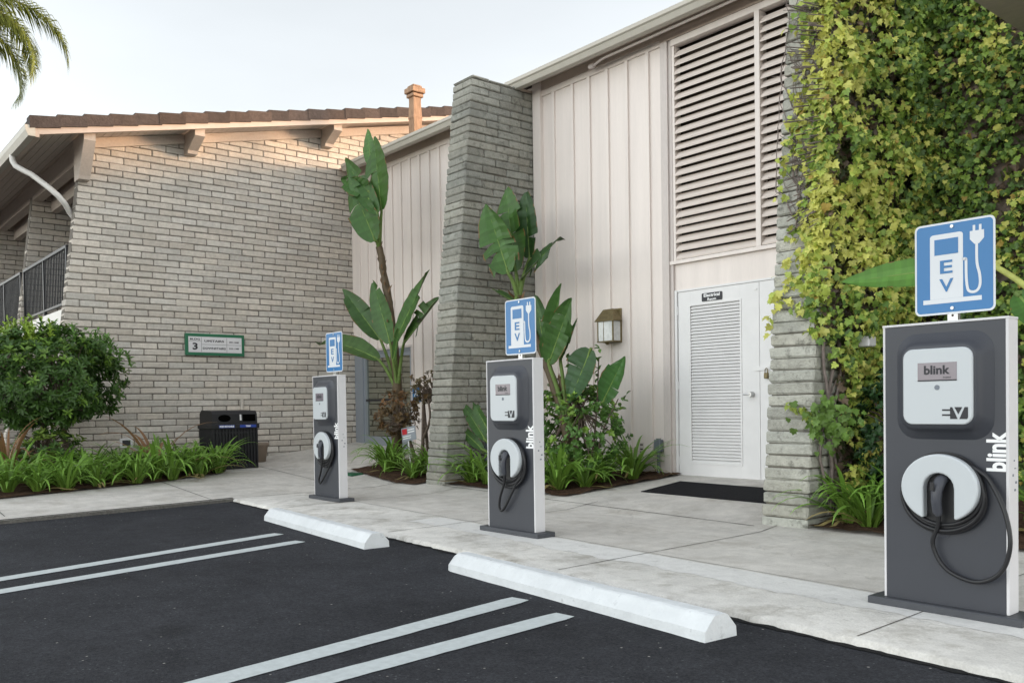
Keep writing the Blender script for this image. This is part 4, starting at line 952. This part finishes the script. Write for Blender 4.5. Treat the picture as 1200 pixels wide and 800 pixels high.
for k in range(46):
    a = Vector((-3.9 + random.uniform(-.35, .5), -1.98 + random.uniform(-.95, .95), 0)); q = 1 - ((a.y + 1.98) / 1.05) ** 2
    a.z = 1.5 + .66 * max(.05, q) ** .5 - .12; c = a + Vector((random.uniform(-.08, .08), random.uniform(-.08, .08), random.uniform(.14, .34)))
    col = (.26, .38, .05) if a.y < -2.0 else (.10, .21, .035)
    for i in range(9):
        p = a.lerp(c, i / 8)
        for r in range(3): leafcard(b, p, jit3(1) + Vector((0, 0, .9)), Vector((.3, -.3, 1)), random.uniform(.06, .10), .028, vcol(col, .3))
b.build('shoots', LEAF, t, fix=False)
random.seed(8)
shrub('low_shrub', 'low leafy green shrub under the large rounded shrub', 'shrub', (-3.9, -2.1, .19), (-3.75, -2.05, .52), (.4, .42, .32), 190, .08, .03, ((.05, .11, .02), (.13, .2, .03)), [([(-3.9, -2.1, .15), (-3.85, -2.1, .4), (-3.8, -2.1, .55)], .02, .012)], 15, young=.3)
shrub('jade_shrub', 'brownish red jade bush with bare dark branches left of the buttress', 'shrub', (-1.2, 2.25, .12), (-1.62, 2.2, .98), (.42, .30, .30), 170, .05, .026, ((.12, .075, .03), (.20, .10, .04)), [([(-1.25, 2.25, .1), (-1.3, 2.25, .4), (-1.5, 2.22, .8)], .035, .02), ([(-1.1, 2.25, .1), (-1.0, 2.22, .6), (-.95, 2.2, 1.1)], .03, .018), ([(-1.0, 2.22, .6), (-.78, 2.2, .9), (-.86, 2.2, 1.3)], .022, .012)], 25, young=.35)
shrub('jade_branch', 'taller brownish jade bush arching up against the buttress', 'shrub', (-.98, 2.35, .12), (-.98, 2.3, 1.34), (.34, .26, .20), 75, .05, .026, ((.10, .075, .03), (.17, .10, .04)), [([(-.9, 2.35, .1), (-.72, 2.32, .6), (-.82, 2.3, 1.2)], .03, .015), ([(-1.02, 2.35, .1), (-1.06, 2.32, .7), (-1.1, 2.3, 1.3)], .03, .015)], 26, young=.3)
shrub('leafy_shrub', 'open twiggy green shrub with upright shoots beside the middle banana plant', 'shrub', (1.95, 2.55, .13), (1.9, 2.5, .72), (.66, .34, .58), 520, .06, .034, ((.085, .18, .035), (.20, .33, .05)), [([(1.95, 2.55, .1), (1.9, 2.5, .5), (1.95, 2.5, 1.0)], .02, .01), ([(1.8, 2.55, .1), (1.75, 2.5, .7), (1.8, 2.45, 1.6)], .016, .006), ([(2.1, 2.55, .1), (2.3, 2.5, .7), (2.62, 2.45, 1.12)], .016, .006), ([(2.0, 2.55, .1), (2.2, 2.5, .8), (2.32, 2.45, 1.6)], .016, .006)], 35, young=.3)
random.seed(36)
t = bpy.data.objects['leafy_shrub']; b = MB()
for a, c in (((1.75, 2.5, .7), (1.8, 2.45, 1.62)), ((2.2, 2.5, .8), (2.34, 2.45, 1.68)), ((2.3, 2.5, .7), (2.75, 2.42, 1.16)), ((1.9, 2.5, .6), (2.0, 2.4, 1.45)), ((1.55, 2.5, .5), (1.5, 2.42, 1.3))):
    a, c = Vector(a), Vector(c)
    for k in range(9):
        p = a.lerp(c, k / 8) + jit3(.02)
        for q in range(3): leafcard(b, p, jit3(1) + Vector((0, 0, .4)), Vector((0, -.3, 1)), random.uniform(.06, .085), .042, vcol((.085, .17, .035), .3))
b.build('shoot_leaves', LEAF, t, fix=False)
b = MB()
for p in ((1.98, 2.38, 1.66), (2.02, 2.38, 1.36)): b.lathe([(.0, -.02), (.02, -.012), (.026, 0), (.02, .014), (.0, .02)], p, 10)
b.build('orange_fruit', mat('orange_fruit', (.75, .33, .03), .5, .3), t)
shrub('jasmine_bush', 'dense dark green small leaved bush under the ivy', 'shrub', (5.98, 2.3, .1), (5.95, 2.3, .82), (.32, .45, .52), 420, .06, .026, ((.022, .06, .016), (.06, .12, .02)), [([(5.98, 2.3, .05), (5.98, 2.3, .4), (5.95, 2.3, .8)], .025, .012)], 45)

# banana-like plants: folded paddle leaves on long stalks
def blade(b, rib, base, tip, wd, face=(0.35, -1, .15), sag=.0, fold=.35, tears=2, col=(.045, .11, .026), curl=0, stalk=None):
    base, tip = Vector(base), Vector(tip); face = Vector(face).normalized(); ax = tip - base; L = ax.length; n = 22
    out = (ax.cross(face)).normalized(); bend = face * -1
    def P(t): return base.lerp(tip, t) + face * (sag * L * 4 * t * (1 - t)) + (-face * curl * L * t * t) + Vector((0, 0, -abs(sag) * L * .35 * t * t))
    tears += random.randint(1, 2); tear = sorted(random.sample(range(4, n - 2), tears))
    cc = vcol(col, .2); edge = {sg: [noise.noise((k * .45, base.z * 3, sg * 5 + base.x)) > .12 for k in range(n + 1)] for sg in (-1, 1)}
    for sg in (-1, 1):
        tr = [k for k in tear if random.random() < .75]; shift = 0; rot = 0; prevrow = None
        f = fold * random.uniform(.6, 1.3)
        for k in range(n + 1):
            t = k / n; p = P(t); tg = (P(min(t + .02, 1)) - P(max(t - .02, 0))).normalized(); s = tg.cross(face).normalized() * sg; nn = face
            w_ = wd * .5 * (math.sin(math.pi * min(1, (t * .96 + .02)) ** .8)) ** .62 * (1.0 + .02 * math.sin(k * .9 + sg))
            def row(sh, ro):
                r_ = []
                for c in (0, .4, .93, 1):
                    q = p + s * w_ * c * math.cos(f) + nn * (w_ * c * math.sin(f) + .02 * w_ * math.sin(t * 40 + c * 2)) + tg * (sh * c * c) + nn * (-ro * c * c)
                    r_.append(q)
                return r_
            cur = row(shift, rot)
            if prevrow:
                g = 1 + .10 * noise.noise((t * 9, sg, base.x)) + (.05 if k % 2 else -.05)
                for j in range(3):
                    e = 1 - .12 * j; c3 = (cc[0] * g * e, cc[1] * g * e, cc[2] * g * e)
                    if j == 2 and (edge[sg][k] or t > .96): c3 = (.16, .095, .04)
                    b.add([prevrow[j], prevrow[j + 1], cur[j + 1], cur[j]], [(0, 1, 2, 3)], c3, True)
            if k in tr:
                shift = random.uniform(-.30, .10) * wd; rot = random.uniform(-.10, .14) * wd * 2; cur = row(shift, rot)
            prevrow = cur
    m = [P(i / 10) - face * .004 for i in range(11)]
    pc = (.14, .22, .05)
    rib.tube(m, [.013 * max(.25, 1 - i / 11) for i in range(11)], 6, col=pc)
    if stalk:
        s0 = Vector(stalk); mid = s0.lerp(base, .55) + Vector((0, 0, .05)); rib.tube(spline([s0, mid, base, P(.08)], 6), [.032 - .018 * i / 18 for i in range(19)], 8, col=(.11, .17, .04))
def banana(label, base, stems, leaves, seed):
    random.seed(seed); t = thing('banana_plant', label, 'plant', base)
    tb = MB()
    for pts, r0, r1 in stems:
        sp = spline(pts, 8); tb.tube([p + jit3(.006) for p in sp], [r0 + (r1 - r0) * i / (len(sp) - 1) + random.uniform(-.006, .006) for i in range(len(sp))], 10, col=(.085, .06, .032))
        for k in range(0, len(sp) - 1, 2):       # dry sheath scraps
            a = sp[k]; leafcard(tb, a + jit3(.02), Vector((random.uniform(-1, 1), random.uniform(-1, .3), random.uniform(.6, 2))), Vector((0, -1, 0)), random.uniform(.10, .24), .05, vcol((.13, .075, .035), .4))
    tb.build('trunk', STALK, t, fix=False)
    for lf in leaves:
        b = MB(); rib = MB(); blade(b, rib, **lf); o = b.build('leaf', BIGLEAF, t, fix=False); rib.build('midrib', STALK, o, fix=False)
    return t
def lf(base, tip, wd, stalk, **k): return dict(base=base, tip=tip, wd=wd, stalk=stalk, **k)
top = (-2.22, 2.3, 3.5); fan = (-1.78, 2.3, 1.30)
banana('tall banana plant with two tiers of paddle leaves before the left cladding', (-1.85, 2.3, .2),
 [([(-1.86, 2.3, .1), (-1.80, 2.3, .8), (-1.78, 2.3, 1.25), (-1.86, 2.32, 1.8), (-1.97, 2.32, 2.45), (-2.1, 2.32, 2.98), (-2.21, 2.3, 3.52)], .085, .05), ([(-1.78, 2.34, .9), (-1.9, 2.36, 1.9), (-2.13, 2.36, 2.9), (-2.32, 2.33, 3.55)], .06, .03)],
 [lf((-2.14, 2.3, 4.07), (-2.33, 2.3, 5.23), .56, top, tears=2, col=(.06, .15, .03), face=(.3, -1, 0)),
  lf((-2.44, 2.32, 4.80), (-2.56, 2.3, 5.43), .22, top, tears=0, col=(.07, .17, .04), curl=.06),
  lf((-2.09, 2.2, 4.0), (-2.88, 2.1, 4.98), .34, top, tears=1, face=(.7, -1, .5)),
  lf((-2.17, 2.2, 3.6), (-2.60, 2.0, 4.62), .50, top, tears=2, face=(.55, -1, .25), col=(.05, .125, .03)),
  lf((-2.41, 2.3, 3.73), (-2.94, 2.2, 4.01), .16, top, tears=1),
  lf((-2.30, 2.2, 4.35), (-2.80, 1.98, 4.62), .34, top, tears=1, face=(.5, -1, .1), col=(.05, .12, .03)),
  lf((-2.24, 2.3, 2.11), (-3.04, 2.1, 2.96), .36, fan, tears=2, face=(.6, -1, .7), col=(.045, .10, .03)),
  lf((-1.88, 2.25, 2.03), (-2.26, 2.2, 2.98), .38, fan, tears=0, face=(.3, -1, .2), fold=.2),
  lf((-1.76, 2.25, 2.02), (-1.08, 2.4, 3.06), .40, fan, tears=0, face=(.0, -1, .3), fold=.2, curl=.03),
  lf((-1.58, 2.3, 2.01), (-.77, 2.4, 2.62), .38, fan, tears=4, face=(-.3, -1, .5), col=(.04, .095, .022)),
  lf((-1.97, 2.1, 1.78), (-3.05, 1.68, 2.10), .42, fan, tears=3, face=(.2, -.8, 1), sag=.10, col=(.05, .10, .028)),
  lf((-1.72, 2.2, 1.75), (-1.4, 2.1, 2.2), .12, fan, tears=0)], 51)
topc = (.93, 2.42, 2.40); low = (1.82, 2.42, .75)
banana('middle banana plant with broad paddle leaves behind the middle EV sign', (1.86, 2.42, .15),
 [([(1.87, 2.42, .05), (1.80, 2.42, .75), (1.46, 2.42, 1.55), (1.12, 2.42, 2.1), (.93, 2.42, 2.45)], .07, .04), ([(1.95, 2.45, .05), (1.85, 2.45, .8), (1.70, 2.42, 1.4)], .06, .04)],
 [lf((.85, 2.45, 2.78), (.67, 2.45, 3.86), .50, topc, tears=1, col=(.06, .15, .03), face=(.35, -1, 0)),
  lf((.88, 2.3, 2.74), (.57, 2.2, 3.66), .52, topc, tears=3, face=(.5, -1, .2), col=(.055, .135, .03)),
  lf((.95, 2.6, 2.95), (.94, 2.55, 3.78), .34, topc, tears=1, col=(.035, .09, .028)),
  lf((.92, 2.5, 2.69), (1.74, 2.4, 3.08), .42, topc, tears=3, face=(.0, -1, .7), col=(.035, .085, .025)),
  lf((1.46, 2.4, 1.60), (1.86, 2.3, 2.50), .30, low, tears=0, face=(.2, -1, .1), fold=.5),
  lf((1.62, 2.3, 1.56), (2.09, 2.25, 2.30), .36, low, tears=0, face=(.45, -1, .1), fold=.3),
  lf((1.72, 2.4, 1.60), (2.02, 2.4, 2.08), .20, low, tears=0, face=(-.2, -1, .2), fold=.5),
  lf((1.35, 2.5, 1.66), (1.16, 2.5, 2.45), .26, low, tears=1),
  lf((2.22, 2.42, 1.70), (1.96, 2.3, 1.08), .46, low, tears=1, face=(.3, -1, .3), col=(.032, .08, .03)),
  lf((2.32, 2.5, 1.08), (2.68, 2.5, 1.60), .32, low, tears=0, face=(.5, -1, .4), col=(.04, .11, .028)),
  lf((.62, 2.1, .62), (.18, 2.05, 1.12), .17, (.95, 2.35, .12), tears=0, face=(.5, -1, .4)),
  lf((.56, 2.1, .50), (.03, 2.05, .84), .15, (.95, 2.35, .12), tears=0, face=(.5, -1, .6)),
  lf((.70, 2.1, .72), (.42, 2.05, 1.12), .17, (.95, 2.35, .12), tears=0, face=(.2, -1, .2)),
  lf((1.0, 2.3, 2.36), (.80, 2.1, 2.54), .16, topc, tears=0, face=(.2, -.4, 1), col=(.04, .09, .025))], 53)
banana('banana plant mostly hidden behind the nearest pedestal, one leaf reaching left', (8.0, 1.8, .05),
 [([(8.0, 1.8, 0), (7.95, 1.7, .6), (7.75, 1.35, 1.2), (7.6, 1.05, 1.5)], .08, .05)],
 [lf((7.14, 1.0, 1.90), (6.20, 1.0, 1.905), .25, None, tears=1, face=(.55, -1, .35), sag=.01, fold=.15, col=(.085, .20, .035)),
  lf((7.36, 1.0, 1.70), (7.62, .8, 1.42), .2, (7.6, 1.05, 1.5), tears=0, face=(0, -1, .4), col=(.06, .15, .03)),
  lf((7.62, 1.1, 1.8), (8.0, 1.2, 2.5), .34, (7.6, 1.05, 1.5), tears=1)], 57)
t = bpy.data.objects['banana_plant.002'] if 'banana_plant.002' in bpy.data.objects else None
b = MB(); b.tube(spline([(7.6, 1.05, 1.45), (7.46, 1.0, 1.68), (7.30, 1.0, 1.83), (7.18, 1.0, 1.90), (7.0, 1.0, 1.915)], 6), [.022 - .008 * i / 24 for i in range(25)], 8, col=(.36, .38, .10)); b.build('leaf_stalk', STALK, t, fix=False)

# ------------------------------------------------------------------ ivy
random.seed(77)
IV = thing('climbing_ivy', 'thick yellow green ivy covering the right buttress and side wall', 'ivy', (5.8, 2.4, .1))
IVL = [(0, .04), (-.30, -.03), (-.54, .24), (-.33, .36), (-.43, .64), (-.17, .68), (0, 1.02), (.17, .68), (.43, .64), (.33, .36), (.54, .24), (.30, -.03)]
lb = MB()
def ivyleaf(p, nrm, size, c):
    size *= .88
    nrm = (nrm + jit3(1.0)).normalized(); dn = Vector((0, 0, -1)) + jit3(.7); d = (dn - nrm * dn.dot(nrm)).normalized(); s = d.cross(nrm); f = random.uniform(.05, .35)
    cen = p + d * size * .42
    vs = [p + s * (a * size) + d * (q * size) + nrm * (abs(a) * size * f - q * q * size * .18) for a, q in IVL] + [cen]
    k = len(IVL)
    lb.add(vs, [(i, (i + 1) % k, k) for i in range(k)], c, False)
def ivycol(p, yel):
    r = random.random() + .55 * noise.noise(p * 1.7) 
    if r < yel * .55: c = (.58, .58, .14)
    elif r < yel: c = (.42, .50, .10)
    elif r < yel + .34: c = (.22, .33, .06)
    else: c = (.10, .18, .04)
    if random.random() < .015: c = (.42, .30, .07)
    return vcol(c, .22)
def clump(p): return noise.noise(p * 1.9 + Vector((3, 1, 7))) + .6 * noise.noise(p * 4.5)
nn = 0
for i in range(11000):            # dead under-layer close to the masonry
    z = random.uniform(.3, 6.2)
    if random.random() < .5:
        y = random.uniform(1.50 + .103 * z + (.0 if z > 1.6 else .3), 3.35); P = Vector((5.6 + random.uniform(.0, .05), y, z)); N = Vector((1, -.4, .2))
    else:
        P = Vector((random.uniform(5.65, 8.6), FY - random.uniform(.01, .05), min(z, 5.2))); N = Vector((.1, -1, .2))
        if P.z > 3.9 and P.x > 6.7: continue
    ivyleaf(P, N, random.uniform(.05, .11), vcol(random.choice(((.13, .09, .065), (.18, .13, .09), (.07, .09, .03), (.06, .08, .025))), .3))
for i in range(30000):           # side face of the buttress
    z = random.uniform(.15, 6.2); y = random.uniform(1.50 + .103 * z - .02, 3.4); e = (y - (1.50 + .103 * z)); P = Vector((5.6, y, z)); cl_ = clump(P)
    lim = (.0 if z > 2.2 else .02 + .16 * (2.2 - z) / 1.2) + .10 * noise.noise((z * 2.2, 5, 1))
    if z < 1.35 and e < .34 + .10 * noise.noise((z * 3, 0, 2)): continue
    if e < lim: continue
    if cl_ < -.28 and random.random() < .8: continue
    if nn > 9500: break
    nn += 1
    off = random.uniform(.01, .10) + max(0, cl_) * .26 + .10 * min(1, e)
    ivyleaf(P + Vector((off, 0, 0)), Vector((1, -.45, .25)), random.uniform(.04, .092), ivycol(P, .60 if e < .8 else .34))
for i in range(23000):            # adjoining wall
    z = random.uniform(.2, 5.2); x = random.uniform(5.65, 8.6); P = Vector((x, FY, z)); cl_ = clump(P)
    if z > 3.86 and x > 6.66 - .5 * max(0, z - 4.3): continue
    if cl_ < -.30 and random.random() < .75: continue
    off = random.uniform(.02, .14) + max(0, cl_) * .22
    ivyleaf(P + Vector((0, -off, 0)), Vector((.1, -1, .25)), random.uniform(.035, .085), ivycol(P, .26 if z > 1.5 else .08))
for i in range(1500):            # along the corner itself
    z = random.uniform(1.55, 6.2); yf = 1.50 + .103 * z; P = Vector((5.6, yf, z)); q = noise.noise((2, z * 1.5, 9)) + .4 * noise.noise((5, z * 5, 2))
    if random.random() > .72 + q * 1.1: continue
    P += Vector((random.uniform(-.09, .07), random.uniform(-.06, .10), 0)); ivyleaf(P, Vector((.6, -.85, .25)), random.uniform(.05, .105), ivycol(P, .70))
for i in range(3600):            # spilling round the front edge
    z = random.uniform(1.6, 6.2); yf = 1.50 + .103 * z; u = random.random() ** 2.2; x = 5.6 - u * .46
    dens = .46 + .9 * noise.noise((x * 3.0, z * 1.6, 4)) + (.22 if z > 3.0 else .05) - u * .65
    if random.random() > dens: continue
    P = Vector((x, yf, z)); ivyleaf(P + Vector((0, -random.uniform(.01, .07), 0)), Vector((.25, -1, .25)), random.uniform(.05, .095), ivycol(P, .75))
for i in range(130):             # a green spray low on the buttress corner
    P = Vector((5.6 + random.gauss(.10, .10), 1.62 + random.gauss(0, .08), random.gauss(.92, .10))); ivyleaf(P, Vector((.5, -1, .3)), random.uniform(.05, .09), vcol((.12, .21, .04), .3))
for i in range(26):
    P = Vector((5.42 + i * .008, 1.56, 1.03 - .004 * i)) + jit3(.035); ivyleaf(P, Vector((.2, -1, .4)), random.uniform(.04, .07), vcol((.26, .33, .05), .2))
lb.build('leaves', LEAF, IV, fix=False)
vm = MB()
VINE = mat('ivy_stem', (.20, .165, .15), .9, .1, var=.3, vscale=25)
def vine(p, face, n, r, up_=.10):
    p = Vector(p); pts = [p.copy()]; a = random.uniform(-.5, .5)
    for k in range(n):
        a += random.uniform(-.5, .5); a *= .85
        if face == 'x': p = p + Vector((0, math.sin(a) * up_, math.cos(a) * up_)); p.y = max(p.y, 1.5 + .103 * p.z + .01)
        else:
            p = p + Vector((math.sin(a) * up_, 0, math.cos(a) * up_)); p.y = 1.488 + .103 * p.z; p.x = min(max(p.x, 5.13), 5.60)
        pts.append(p + jit3(.008))
    vm.tube(pts, [r * (1 - .6 * i / n) for i in range(n + 1)], 5)
for k in range(7): vine((5.615, 1.86 + random.uniform(-.05, .08), .12), 'x', 34, random.uniform(.008, .018))
for k in range(60): vine((5.61, random.uniform(1.75, 3.3), random.uniform(.8, 4.2)), 'x', 22, random.uniform(.004, .009))
for k in range(120): vine((random.uniform(5.35, 5.6), 1.6, random.uniform(2.4, 5.0)), 'y', random.randint(8, 18), random.uniform(.003, .007), .07)
for k in range(14):              # loose twigs across the buttress face
    z = random.uniform(2.6, 5.2); x = 5.6; p = Vector((x, 1.47 + .103 * z, z)); q = p + Vector((-random.uniform(.3, .55), -.03, random.uniform(-.25, .2))); vm.tube([p, p.lerp(q, .5) + jit3(.04), q], [.004, .003, .002], 4)
vm.build('stems', VINE, IV)

# ------------------------------------------------------------------ palm at the upper left
random.seed(91)
PT = thing('palm_tree', 'feather palm with drooping fronds rising beyond the roof at upper left', 'palm', (-10.5, -3.6, .4))
b = MB(); b.tube([(-10.5, -3.6, 0), (-10.45, -3.55, 3), (-10.5, -3.1, 6), (-10.5, -2.55, 8.85)], [.22, .17, .15, .14], 12); b.build('trunk', BARK, PT)
def frond(c, az, L, el, seed):
    random.seed(seed); b = MB(); p = Vector(c); th = math.radians(el); n = 30; pts = []
    d2 = Vector((math.cos(az), math.sin(az), 0))
    for k in range(n + 1):
        pts.append(p.copy()); p = p + (d2 * math.cos(th) + Vector((0, 0, math.sin(th)))) * (L / n); th -= math.radians(4.6) * (.5 + k / n)
    s = Vector((-d2.y, d2.x, 0))
    b.tube(pts, [.022 * (1 - .85 * k / n) for k in range(n + 1)], 5, col=(.16, .17, .05))
    for k in range(3, n):
        t = k / n; ll = .62 * (math.sin(math.pi * (t * .85 + .12))) ** .6
        for q in range(8):
            for sg in (-1, 1):
                pp = pts[k].lerp(pts[min(k + 1, n)], q / 5); tg = (pts[min(k + 1, n)] - pts[k - 1]).normalized()
                dd = (s * sg * random.uniform(.5, 1) + tg * random.uniform(.5, .9) + Vector((0, 0, random.uniform(-.6, .3)))).normalized()
                e1 = pp + dd * ll * .5; e2 = pp + dd * ll * .8 + Vector((0, 0, -ll * random.uniform(.15, .45))); w_ = tg.cross(dd).normalized() if tg.cross(dd).length > 1e-3 else s
                ww = tg * .011; c_ = vcol((.13, .16, .025), .35)
                b.add([pp - ww, pp + ww, e1 + ww, e1 - ww], [(0, 1, 2, 3)], c_); b.add([e1 - ww, e1 + ww, e2], [(0, 1, 2)], c_)
    return b.build('frond', LEAF, PT, fix=False)
C0 = (-10.5, -2.5, 8.75)
for i, (az, L, el) in enumerate([(math.radians(78), 3.1, 38), (math.radians(62), 2.7, 20), (math.radians(95), 2.6, 10), (math.radians(120), 3.0, 45), (math.radians(175), 3.0, 40), (math.radians(230), 3.0, 35), (math.radians(285), 3.0, 40), (math.radians(335), 3.0, 45), (math.radians(20), 2.8, 62)]): frond(C0, az, L, el, 900 + i)
